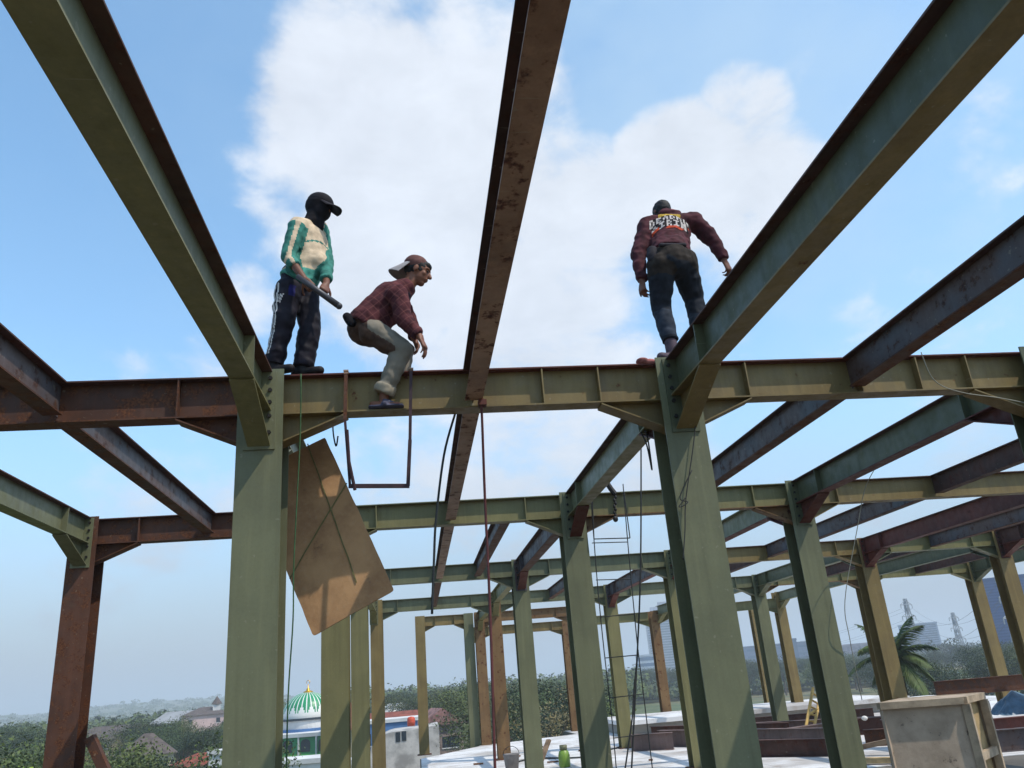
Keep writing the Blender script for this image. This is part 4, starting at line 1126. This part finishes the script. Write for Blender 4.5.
# bushes close below the left corner
for k, (px, d, lb) in enumerate(((6, 24, 'bright green bush in the bottom left corner, leftmost'), (24, 26, 'bright green bush in the bottom left corner, beside the rusty column'))):
    x, y = pdir(px, d); top = at(px, 752, y).z
    tree(x, y, 0, 1.9, lb, 'bright bushes in the bottom left corner', z=top-5.6, mesh=BUSH, name='bush', cat='bush')
# far woodland: one mass of low crowns
def farwood(name, a0, a1, d0, d1, n, seed, label, hh=(7, 13)):
    rnd = random.Random(seed); m = MB()
    for _ in range(n):
        px = rnd.uniform(a0, a1); d = d0*(d1/d0)**rnd.random(); x, y = pdir(px, d); z0 = hz(x, y); h = rnd.uniform(*hh)*rnd.choice((.8,1,1,1.25)); r = rnd.uniform(3, 6)*(1+d/2500)
        k_ = 1+d/900; nq = 110 if d < 600 else 40
        for j in range(nq):
            th = math.acos(rnd.uniform(-.1, 1)); a = rnd.uniform(0, 6.283); rr = rnd.uniform(.75, 1.1)
            dx, dy, dz = math.sin(th)*math.cos(a), math.sin(th)*math.sin(a), math.cos(th)
            p = Vector((x+dx*r*rr, y+dy*r*rr, z0+h*.45+dz*h*.55*rr)); nrm = Vector((dx+rnd.gauss(0,.4), dy+rnd.gauss(0,.4), dz+rnd.gauss(0,.4)+.2)).normalized()
            u = nrm.orthogonal().normalized(); w = nrm.cross(u); an = rnd.uniform(0, 3.14); u, w = u*math.cos(an)+w*math.sin(an), w*math.cos(an)-u*math.sin(an); s = .55*k_*rnd.uniform(.6, 1.3)
            m.add([p-u*s, p-w*s*.6, p+u*s*.7, p+w*s*.8], [(0,1,2,3)])
    ob = m.build(name, LF[1] if seed == 4 else LF[0]); return tag(ob, label, 'woodland', kind='stuff')
farwood('far_woodland', -80, 330, 250, 1900, 1500, 4, 'far hazy woodland along the horizon, left', (5, 8.5))
farwood('far_woodland', 330, 640, 250, 1900, 1200, 4, 'far hazy woodland along the horizon, centre', (6.5, 10.5))
farwood('far_woodland', 590, 900, 285, 330, 260, 8, 'low dense hedge of dark trees beyond the field', (3, 6))
farwood('far_woodland', 600, 1120, 460, 1900, 1900, 5, 'far hazy woodland along the horizon, right', (6, 11))

# ------------------------------------------------------------------ coconut palm
px_, py_ = 905, 656; x, y = pdir(px_, 47); zc = at(px_, py_, y).z
pr = empty('coconut_palm', (x, y, GZ), 'coconut palm with drooping fronds behind the wooden formwork box', 'palm tree')
hp = zc-GZ
MB().tube([(0.5,0.2,0),(.3,.1,hp*.4),(.1,0,hp*.75),(0,0,hp)], [.24,.19,.16,.15], 10).build('trunk', BARK, pr, True)
PF = leafmat('palm_leaves', (42,62,34), (32,50,30), (80,98,46))
rnd = random.Random(3)
for k in range(19):
    a = 2*PI*k*.381966*1.0+rnd.uniform(-.2,.2); el = (1.25-.105*k)+rnd.uniform(-.1,.1); Ln = rnd.uniform(2.2,3.0)
    d = Vector((math.cos(a)*math.cos(el), math.sin(a)*math.cos(el), math.sin(el))); p = Vector((0,0,hp)); pts = [p.copy()]; v = d.copy()
    for i in range(14):
        p = p+v*Ln/14; v = (v+Vector((0,0,-.085-.004*i))).normalized(); pts.append(p.copy())
    m = MB(); m.tube(pts, [.04*(1-i/15)+.006 for i in range(15)], 5)
    for i in range(1, 15):
        q0 = pts[i]; t = (pts[i]-pts[i-1]).normalized(); sd = t.cross(Vector((0,0,1))).normalized(); 
        for rep in (0, .33, .66):
            q = pts[i-1].lerp(pts[i], rep)
            for s in (-1, 1):
                ll = .75*math.sin(PI*min(1, (i+rep)/15+.08))**.6*rnd.uniform(.8,1.1)+.08
                e = q+(sd*s*.75+t*.5+Vector((0,0,-.45+rnd.uniform(-.1,.1)))).normalized()*ll; w = t*.035
                m.add([q-w, q+w, (q+e)/2+w*.9+Vector((0,0,.05)), e, (q+e)/2-w*.9+Vector((0,0,.05))], [(0,1,2,3,4)])
    m.build('frond', PF, pr)
# young banana-like plant by the right edge
bn = empty('banana_plant', (at(1003,700,24).x, 24, GZ), 'broad leaved banana plant showing behind the far right column', 'plant')
bn.location.z = at(1003,700,24).z-5.0
MB().tube([(0,0,-2),(0,0,3.2)], [.16,.12], 8).build('stem', BARK, bn)
for k in range(9):
    a = 2*PI*k/9+.3; m = MB(); pts = []; v = Vector((math.cos(a)*.5, math.sin(a)*.5, .85)).normalized(); p = Vector((0,0,3.0))
    for i in range(9): pts.append(p.copy()); p = p+v*.26; v = (v+Vector((math.cos(a)*.1, math.sin(a)*.1, -.17))).normalized()
    sd = Vector((-math.sin(a), math.cos(a), 0)); vs = []
    for i, q in enumerate(pts):
        w = .30*math.sin(PI*(i+.4)/9.2); vs += [q-sd*w-Vector((0,0,.05)), q, q+sd*w-Vector((0,0,.05))]
    fs = []
    for i in range(8): fs += [(i*3, i*3+1, i*3+4, i*3+3), (i*3+1, i*3+2, i*3+5, i*3+4)]
    m.add(vs, fs).build('leaf', LF[3], bn)

# ------------------------------------------------------------------ buildings
def wallmat(name, c, var=.15): return plain(name, c, .85, var, .4, .05)
WHT_ = wallmat('white_plaster', (214,212,208)); CREAM = wallmat('cream_plaster', (206,192,168)); GREYP = wallmat('grey_plaster', (150,150,150)); GLS = plain('dark_window', (38,48,58), .2, .2, 1, 0, 0, .6)
TILE = plain('red_roof_tile', (140,72,52), .8, .3, 1.5); TILE2 = plain('brown_roof_tile', (96,84,78), .85, .3, 1.5); ORNG = plain('orange_tank', (200,74,40), .5, .1)
GRNP = wallmat('mosque_green', (44,140,84)); BLUEP = wallmat('mosque_blue', (72,112,160)); GOLD = plain('gold', (214,160,50), .35, .1, 3, 0, .8)
# mosque ------------------------------------------------
mx, my = pdir(308, 140); ap = at(308, 692, my)
R_d = 3.85; dh = 3.75; zb0 = ap.z-dh
mq = empty('mosque', (mx, my, GZ), 'small mosque with a green and white striped dome and green storeys', 'mosque')
mq.rotation_euler = (0, 0, -.35)
zz = zb0-GZ
dm = MB(); nseg = 128; prof = []
for i in range(15):
    t = i/14; ang = t*PI/2; r = R_d*(math.cos(ang)**.9)*(1+.05*math.sin(PI*t)); prof.append((max(r, .02), dh*math.sin(ang)**1.05))
for i in range(14):
    for k in range(nseg):
        a0, a1 = 2*PI*k/nseg, 2*PI*(k+1)/nseg
        # petals: white scalloped band low down; above it green with white ribs
        kk = k % 8; t = i/14; rib = (k % 4) == 0 and t < .9
        wp = (.04, .08, .15, .22, .29, .22, .15, .08)[kk]
        mi = 1 if (t < wp or rib) else 0
        (r0, z0), (r1, z1) = prof[i], prof[i+1]
        dm.add([(r0*math.cos(a0), r0*math.sin(a0), z0), (r0*math.cos(a1), r0*math.sin(a1), z0), (r1*math.cos(a1), r1*math.sin(a1), z1), (r1*math.cos(a0), r1*math.sin(a0), z1)], [(0,1,2,3)], mi)
d_o = dm.build('dome', [plain('dome_green', (24,142,88), .35, .15, .8), plain('dome_white', (226,224,216), .5, .05)], mq); d_o.location = (0, 0, zz)
fn = MB().lathe([(.9,-.1),(.7,.25),(.25,.4),(.28,.6),(.08,.75),(.05,1.3),(0,1.35)], 16); f_ = fn.build('finial', GOLD, mq, True); f_.location = (0, 0, zz+dh-.15)
cr = MB(); 
for k in range(10):
    a0 = -2.2+4.4*k/9; cr.v and None
cr.tube([(.28*math.cos(a), 0, .28*math.sin(a)) for a in [-PI/2-2.3+4.6*k/12+PI for k in range(13)]], .045, 6); c_ = cr.build('crescent', GOLD, mq); c_.location = (0, 0, zz+dh+1.45)
MB().lathe([(R_d+.3,-.3),(R_d+.3,0),(R_d,.02)], 40).build('ring', plain('dark_ring', (40,52,60), .6, .1), mq).location = (0,0,zz)
MB().lathe([(R_d+.05,-1.5),(R_d+.05,-.3)], 40).build('drum', WHT_, mq).location = (0,0,zz)
MB().lathe([(R_d+.25,-1.9),(R_d+.25,-1.5),(R_d,-1.49)], 40).build('blue_band', BLUEP, mq).location = (0,0,zz)
B_ = 8.6; zt2 = zz-1.9
MB().box(-B_, B_, -B_, B_, 0, zt2-.5).build('wall', GRNP, mq); MB().box(-B_-.3, B_+.3, -B_-.3, B_+.3, zt2-.5, zt2).build('parapet', WHT_, mq)
MB().box(-B_-.2, B_+.2, -B_-.2, B_+.2, zt2-3.1, zt2-2.8).build('green_band', plain('bright_green_band', (90,190,90), .6, .1), mq)
for side in range(4):
    ca, sa = math.cos(side*PI/2), math.sin(side*PI/2)
    for k in range(6):
        u = -B_+1.5+k*2.8
        for z0_ in (zt2-2.5, zt2-5.4):
            m = MB(); 
            def T(x_, y_, z_): return (x_*ca-y_*sa, x_*sa+y_*ca, z_)
            arc = [T(u-.75, -B_-.06, z0_-0), T(u+.75, -B_-.06, z0_), T(u+.75, -B_-.06, z0_+1.2)]+[T(u+.75*math.cos(PI*j/8), -B_-.06, z0_+1.2+.5*math.sin(PI*j/8)) for j in range(1, 9)]
            m.add(arc, [tuple(range(len(arc)))]); m.build('window', GLS, mq)
        m = MB(); x0_, x1_ = u-1.15, u-.95; c8 = [T(x0_,-B_-.25,0),T(x1_,-B_-.25,0),T(x1_,-B_-.01,0),T(x0_,-B_-.01,0),T(x0_,-B_-.25,zt2-.52),T(x1_,-B_-.25,zt2-.52),T(x1_,-B_-.01,zt2-.52),T(x0_,-B_-.01,zt2-.52)]
        m.hexa(c8).build('pilaster', WHT_, mq)
def house(px, py_top, d, w, dp, h, label, wall, roof, kind='hip', rot=0, name='house', wins=((-.3,.5),(.3,.5)), rh=2.0, cat='house'):
    x, y = pdir(px, d); zt = at(px, py_top, y).z
    zbase = min(GZ, zt-rh-h) if kind != 'flat' else min(GZ, zt-h)
    r = empty(name, (x, y, zbase), label, cat); r.rotation_euler = (0, 0, rot)
    zw = (zt-rh-zbase) if kind != 'flat' else zt-zbase
    MB().box(-w/2, w/2, -dp/2, dp/2, 0, zw).build('wall', wall, r)
    if kind == 'hip':
        e = .5; k = min(w, dp)/2*.9; a = w/2+e; b_ = dp/2+e
        rx_ = max(w/2-k, .2)
        m = MB().add([(-a,-b_,zw),(a,-b_,zw),(a,b_,zw),(-a,b_,zw),(-rx_,0,zw+rh),(rx_,0,zw+rh)], [(0,1,5,4),(1,2,5),(2,3,4,5),(3,0,4),(3,2,1,0)]); m.build('roof', roof, r)
    elif kind == 'gable':
        e = .5; a = w/2+e; b_ = dp/2+e
        m = MB().add([(-a,-b_,zw),(a,-b_,zw),(a,b_,zw),(-a,b_,zw),(0,-b_,zw+rh),(0,b_,zw+rh)], [(0,4,5,3),(1,2,5,4),(0,1,4),(2,3,5),(3,2,1,0)]); m.build('roof', roof, r)
    else:
        MB().box(-w/2-.15, w/2+.15, -dp/2-.15, dp/2+.15, zw, zw+.35).build('parapet', roof, r)
    for u, v in wins:
        cx = u*w; cz = zw-(1-v)*3.0
        f = MB().box(cx-.5, cx+.5, -dp/2-.06, -dp/2-.005, cz-.7, cz+.5).build('window', GLS, r)
        MB().box(cx-.6, cx+.6, -dp/2-.10, -dp/2-.0, cz-.8, cz-.7).build('sill', WHT_, f)
    return r
house(151, 733, 128, 6.5, 6, 3.5, 'house with brown hipped roof and orange ridge knob among left trees', CREAM, TILE2, 'hip', .3, rh=2.6)
house(210, 752, 88, 5.5, 4, 3, 'low house with a dark red roof beside the large left column', WHT_, TILE, 'hip', -.2, rh=1.0)
house(228, 753, 84, 2.4, 2.2, 3, 'small white roofed shed beside the large left column', WHT_, WHT_, 'flat')
r_ = house(206, 707, 260, 12, 10, 6, 'distant pinkish white house with a small tower on the left', plain('pink_plaster', (206,176,170), .8, .1, 1), TILE2, 'hip', .2, rh=2)
MB().box(2, 4, -3, -1, 0, 10.5).build('tower', WHT_, r_); MB().lathe([(1.5,0),(0,2.2)], 8, (3,-2,10.5)).build('tower_roof', TILE2, r_)
house(182, 711, 270, 15, 9, 6, 'long grey roofed hall far off on the left', GREYP, GREYP, 'gable', 1.2, rh=3)
house(120, 725, 170, 14, 8, 4, 'faded pink roofed house among the trees on the left', CREAM, TILE2, 'gable', 1.3, rh=2)
house(347, 701, 128, 6, 6, 6, 'red roofed house glimpsed between the close standing columns', CREAM, TILE, 'hip', .1, rh=3)
house(303, 762, 74, 6, 4, 3, 'flat white roof in front of the mosque', WHT_, WHT_, 'flat', -.2)
house(343, 764, 74, 3, 3, 3, 'flat white roof glimpsed between the close standing columns', WHT_, WHT_, 'flat', -.1)
# white house with arched parapet
x, y = pdir(403, 88); z1 = at(405, 726, y).z
wh = empty('house', (x, y, GZ), 'white plastered house with curved gable and two small dark windows', 'house'); hw = z1-GZ
m = MB(); Wd = 6.2
prof = [(-Wd*.5,0),(Wd*.55,0),(Wd*.55,hw)]+[(Wd*.55-(Wd*.55+.2)*k/8, hw-.05*k) for k in range(1,5)]+[(-Wd*.5+Wd*.42*(1-math.sin(PI/2*k/8))*1.0, hw-.25-1.6*(1-math.cos(PI/2*k/8))) for k in range(1,9)]
n_ = len(prof); vs = [(p[0], -4, p[1]) for p in prof]+[(p[0], 4, p[1]) for p in prof]
m.add(vs, [tuple(range(n_)), tuple(range(n_, 2*n_))[::-1]]+[(i, i+n_, (i+1) % n_+n_, (i+1) % n_) for i in range(n_)]).build('wall', plain('stained_white_plaster', (196,190,182), .9, .3, .8), wh)
for wxp, wyp in ((398,737),(404,736)):
    q = at(wxp, wyp, y-4)-Vector((x, y, GZ)); MB().box(q.x-.22, q.x+.22, -4.05, -4.004, q.z-.42, q.z+.42).build('window', GLS, wh)
q = at(411, 716, y-2)-Vector((x, y, GZ))
tk = empty('water_tank', (x+q.x, y-2, GZ+hw+.02), 'orange water tank on top of the white house', 'water tank')
MB().lathe([(0,0),(.38,0),(.38,.7),(.28,.82),(0,.88)], 20).build('tank', ORNG, tk, True); MB().lathe([(.385,.3),(.40,.32),(.40,.38),(.385,.4)], 20).build('rim', ORNG, tk, True)
house(388, 712, 112, 12, 8, 4, 'house with long orange tiled roof behind the white house', CREAM, TILE, 'gable', 1.5, rh=1.5)
house(386, 722, 100, 7, 6, 4, 'low white roofed house with a blue front beside the peeling column', wallmat('blue_front', (84,124,170)), WHT_, 'flat')
house(396, 703, 150, 8, 6, 6, 'far white house with a domed white roof above the orange tiles', WHT_, WHT_, 'hip', 0, rh=1.8)
house(436, 708, 104, 5, 5, 6, 'grey unfinished brick house with ragged top among the trees', plain('raw_brick', (150,130,120), .9, .45, 1.2), plain('raw_brick_top', (150,108,100), .9, .4, 1.5), 'gable', .2, rh=1.8, wins=((-.25,.4),(.1,.4),(.3,.4)))
house(518, 697, 300, 14, 10, 5, 'tiny red roofed house in the distant wood at the centre', CREAM, TILE, 'hip', .1)
# rubble yard
tag(poly_slab('bare_yard', [(x-7,y-26),(x+6,y-24),(x+5,y-4.2),(x-6,y-4.2)], GZ+.05, .04, plain('bare_earth', (150,138,120), .95, .2, .3)), kind='structure')
# distant big buildings: facade grid in geometry of floors
def tower(px0, px1, py_top, d, label, col, glass, floors, dp=20, name='tower_block', wr=.55, extra=None, vert=False, pxh=660):
    x0, y0 = pdir(px0, d, pxh); x1, y1 = pdir(px1, d, pxh); cx, cy = (x0+x1)/2, (y0+y1)/2; w = math.hypot(x1-x0, y1-y0)
    zt = at((px0+px1)/2, py_top, cy).z
    r = empty(name, (cx, cy, GZ), label, 'building'); r.rotation_euler = (0, 0, math.atan2(y1-y0, x1-x0)); h = zt-GZ
    MB().box(-w/2, w/2, 0, dp, 0, h).build('wall', col, r)
    m = MB()
    fh = h/floors
    if vert:
        nn_ = int(w/4)
        for k in range(nn_): m.box(-w/2+(k+.25)*w/nn_, -w/2+(k+.7)*w/nn_, -.15, -.02, h*.05, h*.95)
    else:
        for k in range(floors): m.box(-w/2+w*.04, w/2-w*.04, -.15, -.02, k*fh+fh*(1-wr)*.6, k*fh+fh*(1-wr)*.6+fh*wr); 
        for k in range(floors): m.box(-w/2-.15, -w/2-.02, dp*.06, dp*.94, k*fh+fh*(1-wr)*.6, k*fh+fh*(1-wr)*.6+fh*wr)
    m.build('window_bands', glass, r)
    MB().box(-w/2-.4, w/2+.4, -.4, dp+.4, h, h+1.2).build('parapet', col, r)
    if extra == 'crown':
        MB().box(-w*.35, w*.35, dp*.2, dp*.8, h+1.2, h+7).build('plant_room', col, r); MB().box(-w*.15, w*.1, dp*.3, dp*.6, h+7, h+12).build('mast_room', col, r)
    return r
GG = plain('blue_glass', (70,100,130), .25, .2, .05, 0, 0, .6); G2_ = plain('grey_glass', (96,110,122), .3, .2, .05, 0, 0, .5)
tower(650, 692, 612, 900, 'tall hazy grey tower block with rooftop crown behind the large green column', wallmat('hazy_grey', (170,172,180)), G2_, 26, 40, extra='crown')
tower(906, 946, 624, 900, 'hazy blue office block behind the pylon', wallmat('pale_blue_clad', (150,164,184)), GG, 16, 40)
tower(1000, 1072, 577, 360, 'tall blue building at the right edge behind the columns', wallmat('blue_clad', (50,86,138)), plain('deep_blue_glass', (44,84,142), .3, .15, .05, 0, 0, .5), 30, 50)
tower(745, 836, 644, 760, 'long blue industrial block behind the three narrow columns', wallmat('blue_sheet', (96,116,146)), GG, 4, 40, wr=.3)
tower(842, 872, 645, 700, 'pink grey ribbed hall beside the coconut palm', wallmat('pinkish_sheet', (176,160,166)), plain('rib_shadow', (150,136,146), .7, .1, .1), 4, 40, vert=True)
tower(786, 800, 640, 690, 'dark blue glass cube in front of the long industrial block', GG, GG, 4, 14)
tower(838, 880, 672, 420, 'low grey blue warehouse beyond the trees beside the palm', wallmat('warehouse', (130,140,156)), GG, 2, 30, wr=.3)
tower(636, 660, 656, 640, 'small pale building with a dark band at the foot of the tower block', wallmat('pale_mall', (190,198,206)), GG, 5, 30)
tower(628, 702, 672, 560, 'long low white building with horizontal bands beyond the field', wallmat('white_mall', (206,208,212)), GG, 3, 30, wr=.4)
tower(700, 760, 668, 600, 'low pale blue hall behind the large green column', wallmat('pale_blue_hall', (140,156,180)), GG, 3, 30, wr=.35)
# pylons
PYM = plain('galvanised_steel', (150,154,158), .5, .1, 1)
def pylon(px, py_top, d, hgt, label):
    x, y = pdir(px, d, 650); zt = at(px, py_top, y).z
    r = empty('electricity_pylon', (x, y, zt-hgt), label, 'pylon'); r.rotation_euler = (0, 0, .5)
    m = MB(); lv = [(0, hgt*.11), (.25, hgt*.07), (.5, hgt*.042), (.68, hgt*.026), (.82, hgt*.02), (1, hgt*.012)]; t_ = hgt*.0045
    for i in range(len(lv)-1):
        z0, w0 = lv[i][0]*hgt, lv[i][1]; z1, w1 = lv[i+1][0]*hgt, lv[i+1][1]; c0 = [(-w0,-w0),(w0,-w0),(w0,w0),(-w0,w0)]; c1 = [(-w1,-w1),(w1,-w1),(w1,w1),(-w1,w1)]
        for k in range(4):
            j = (k+1) % 4; m.bar((*c0[k], z0), (*c1[k], z1), t_*1.6, t_*1.6); m.bar((*c0[k], z0), (*c1[j], z1), t_, t_); m.bar((*c0[j], z0), (*c1[k], z1), t_, t_); m.bar((*c1[k], z1), (*c1[j], z1), t_, t_)
    m.build('lattice', PYM, r)
    for f_, wd in ((.70, .15), (.82, .13), (.94, .11)):
        m = MB(); z = f_*hgt
        for s in (-1, 1):
            e = (s*wd*hgt, 0, z); m.bar((0,-.02*hgt,z), e, t_*1.4, t_*1.4); m.bar((0,.02*hgt,z), e, t_*1.4, t_*1.4); m.bar((0,0,z+.045*hgt), e, t_, t_); m.bar(e, (e[0], 0, z-.035*hgt), t_*1.2, t_*1.2)
        m.build('cross_arm', PYM, r)
    return r, Vector((x, y, zt-hgt)), hgt
p1 = pylon(917, 598, 430, 44, 'electricity pylon standing above the coconut palm')
p2 = pylon(962, 612, 520, 46, 'farther electricity pylon half hidden behind the ochre column before the blue building')
p3 = pylon(1024, 566, 260, 44, 'nearest electricity pylon cut by the right edge')
wires = MB()
x, y = pdir(700, 700, 650)
for f_, wd in ((.66, .15), (.78, .13), (.90, .11)):
    for s in (-1, 1):
        def tip(p): 
            a = .5; return p[1]+Vector((s*wd*p[2]*math.cos(a), s*wd*p[2]*math.sin(a), f_*p[2]))
        A_, B_2, C_2 = tip(p1), tip(p2), tip(p3)
        e1 = Vector((x, y, A_.z))
        for P_, Q_ in ((C_2, A_), (A_, e1)):
            wires.tube([P_.lerp(Q_, t)-Vector((0,0,9*4*t*(1-t))) for t in [k/16 for k in range(17)]], .045, 4)
tag(wires.build('power_lines', plain('cable', (90,94,100), .5, .1)), 'thin sagging power lines strung between the pylons', 'power lines', kind='stuff')

# ------------------------------------------------------------------ light, sky, haze
SUN = Vector((1.35, -1.0, 2.55)).normalized()
sl_ = bpy.data.lights.new('sun', 'SUN'); sl_.energy = 3.0; sl_.angle = math.radians(.5); sl_.color = (1, .93, .82)
so = bpy.data.objects.new('sun', sl_); COL.objects.link(so); so.rotation_euler = SUN.to_track_quat('Z', 'Y').to_euler(); so.location = (0, 0, 30)
w = bpy.data.worlds.new('World'); sc.world = w; w.use_nodes = True; nt = w.node_tree
bgn = nt.nodes['Background']; bgn.inputs['Strength'].default_value = .13
sk = nt.nodes.new('ShaderNodeTexSky'); sk.sky_type = 'NISHITA'; sk.sun_disc = False
sk.sun_elevation = math.asin(SUN.z); sk.sun_rotation = math.atan2(SUN.x, SUN.y); sk.altitude = 30; sk.air_density = 1.0; sk.dust_density = .6; sk.ozone_density = 1.6
tc = nt.nodes.new('ShaderNodeTexCoord'); dirv = tc.outputs['Generated']
nz = nt.nodes.new('ShaderNodeVectorMath'); nz.operation = 'NORMALIZE'; L(nt, dirv, nz.inputs[0])
def mathn(op, a, b=None, clamp=False):
    n = nt.nodes.new('ShaderNodeMath'); n.operation = op; n.use_clamp = clamp
    for i, v in enumerate((a, b)):
        if v is None: continue
        if isinstance(v, (int, float)): n.inputs[i].default_value = v
        else: L(nt, v, n.inputs[i])
    return n.outputs[0]
# cumulus: (pixel of the photograph turned into a world direction, angular radius in degrees, weight)
blobs = [((345,60),7,.5),((410,40),9,.65),((325,140),5,.7),((380,150),9,1),((440,220),11,1),((410,300),7,.4),((470,120),8,.85),((540,240),8,1),((590,215),5,1.1),((560,290),7,.5),
         ((652,172),3.4,1.1),((690,190),5.5,1.15),((740,205),6,1),((720,260),6,.55),((770,195),3,.5),((745,105),3.0,.8),((765,70),3,.4),((740,25),5,.35),((640,300),8,.15),
         ((250,300),2.6,.6),((570,450),10,.8),((470,440),9,.7),((180,450),8,.55),((780,440),7,.5),((40,520),9,.4),((860,420),10,.4),((925,292),2.2,.35),((60,380),6,.2),((1100,120),8,.4),((1350,400),12,.5)]
acc = None
for (px, py), rad, wt in blobs:
    d = ray(px, py).normalized()
    dt = nt.nodes.new('ShaderNodeVectorMath'); dt.operation = 'DOT_PRODUCT'; L(nt, nz.outputs[0], dt.inputs[0]); dt.inputs[1].default_value = d
    mr = nt.nodes.new('ShaderNodeMapRange'); mr.interpolation_type = 'SMOOTHERSTEP'; L(nt, dt.outputs['Value'], mr.inputs[0])
    mr.inputs[1].default_value = math.cos(math.radians(rad*1.5)); mr.inputs[2].default_value = math.cos(math.radians(rad*.1)); mr.inputs[3].default_value = 0; mr.inputs[4].default_value = wt
    acc = mr.outputs[0] if acc is None else mathn('MAXIMUM', acc, mr.outputs[0])
def wn(scale, detail, rough, dist=0.0, off=(0,0,0)):
    mp = nt.nodes.new('ShaderNodeMapping'); L(nt, nz.outputs[0], mp.inputs[0]); mp.inputs['Location'].default_value = off; mp.inputs['Scale'].default_value = (1, 1, 1.6)
    n = nt.nodes.new('ShaderNodeTexNoise'); L(nt, mp.outputs[0], n.inputs['Vector']); n.inputs['Scale'].default_value = scale; n.inputs['Detail'].default_value = detail
    n.inputs['Roughness'].default_value = rough; n.inputs['Distortion'].default_value = dist; return n.outputs['Fac']
f1 = wn(5.5, 8, .55, .3); f2 = wn(2.2, 4, .5, 0, (3,1,2)); f3 = wn(9, 7, .6, .2, (1,7,3))
dens = mathn('ADD', acc, mathn('MULTIPLY', mathn('SUBTRACT', mathn('ADD', mathn('MULTIPLY', f1, .62), mathn('MULTIPLY', f3, .38)), .5), 2.6))
cum = nt.nodes.new('ShaderNodeMapRange'); cum.interpolation_type = 'SMOOTHSTEP'; L(nt, dens, cum.inputs[0]); cum.inputs[1].default_value = .38; cum.inputs[2].default_value = .88
cum.inputs[3].default_value = 0; cum.inputs[4].default_value = .86
# thin veil everywhere, stronger to the right (towards the sun's side)
veil = nt.nodes.new('ShaderNodeMapRange'); veil.interpolation_type = 'SMOOTHSTEP'; L(nt, mathn('ADD', mathn('MULTIPLY', f2, .7), mathn('MULTIPLY', f3, .3)), veil.inputs[0])
veil.inputs[1].default_value = .35; veil.inputs[2].default_value = .70; veil.inputs[3].default_value = .04; veil.inputs[4].default_value = .30
rd = nt.nodes.new('ShaderNodeVectorMath'); rd.operation = 'DOT_PRODUCT'; L(nt, nz.outputs[0], rd.inputs[0]); rd.inputs[1].default_value = (math.cos(YAW), -math.sin(YAW), 0)
rr = nt.nodes.new('ShaderNodeMapRange'); L(nt, rd.outputs['Value'], rr.inputs[0]); rr.inputs[1].default_value = -.45; rr.inputs[2].default_value = .15; rr.inputs[3].default_value = .15; rr.inputs[4].default_value = 1.7
vv_ = mathn('MULTIPLY', veil.outputs[0], rr.outputs[0])
shade = nt.nodes.new('ShaderNodeMapRange'); L(nt, f3, shade.inputs[0]); shade.inputs[1].default_value = .3; shade.inputs[2].default_value = .7; shade.inputs[3].default_value = .86; shade.inputs[4].default_value = 1.04
CLB = 5.9
cc_ = nt.nodes.new('ShaderNodeVectorMath'); cc_.operation = 'SCALE'; cc_.inputs[0].default_value = (CLB*.95, CLB*.99, CLB*1.06); L(nt, shade.outputs[0], cc_.inputs['Scale'])
def wmix(fac, a, b):
    n = nt.nodes.new('ShaderNodeMix'); n.data_type = 'RGBA'
    for s, v in ((n.inputs[0], fac), (n.inputs[6], a), (n.inputs[7], b)):
        if isinstance(v, bpy.types.NodeSocket): L(nt, v, s)
        else: s.default_value = v
    return n.outputs[2]
hs = nt.nodes.new('ShaderNodeHueSaturation'); L(nt, sk.outputs[0], hs.inputs['Color']); hs.inputs['Saturation'].default_value = 1.12; hs.inputs['Hue'].default_value = .488; hs.inputs['Value'].default_value = 1.75
c1 = wmix(vv_, hs.outputs[0], (CLB*.62, CLB*.82, CLB*.99, 1)); c2 = wmix(cum.outputs[0], c1, cc_.outputs[0])
# dull blue-grey smog low down
sz = nt.nodes.new('ShaderNodeSeparateXYZ'); L(nt, nz.outputs[0], sz.inputs[0])
sm = nt.nodes.new('ShaderNodeMapRange'); sm.interpolation_type = 'SMOOTHSTEP'; L(nt, sz.outputs[2], sm.inputs[0]); sm.inputs[1].default_value = -.02; sm.inputs[2].default_value = .34; sm.inputs[3].default_value = .95; sm.inputs[4].default_value = 0
c3 = wmix(sm.outputs[0], c2, (2.0, 2.2, 2.62, 1))
L(nt, c3, bgn.inputs['Color'])

# haze: even air round the whole scene
hm = bpy.data.materials.new('haze_air'); hm.use_nodes = True; ht = hm.node_tree; ht.nodes.clear()
ho = ht.nodes.new('ShaderNodeOutputMaterial'); pv = ht.nodes.new('ShaderNodeVolumePrincipled'); L(ht, pv.outputs[0], ho.inputs['Volume'])
pv.inputs['Color'].default_value = (.80, .86, .94, 1); pv.inputs['Density'].default_value = .0006; pv.inputs['Anisotropy'].default_value = .1
hz_ = MB().box(-9500, 9500, -9500, 9500, GZ-4, 130).build('haze', hm); tag(hz_, kind='stuff')

sc.view_settings.view_transform = 'Standard'; sc.view_settings.look = 'None'; sc.view_settings.exposure = .35; sc.view_settings.gamma = 1
sc.view_settings.use_curve_mapping = False
sc.cycles.max_bounces = 6; sc.cycles.volume_bounces = 1; sc.cycles.use_denoising = True
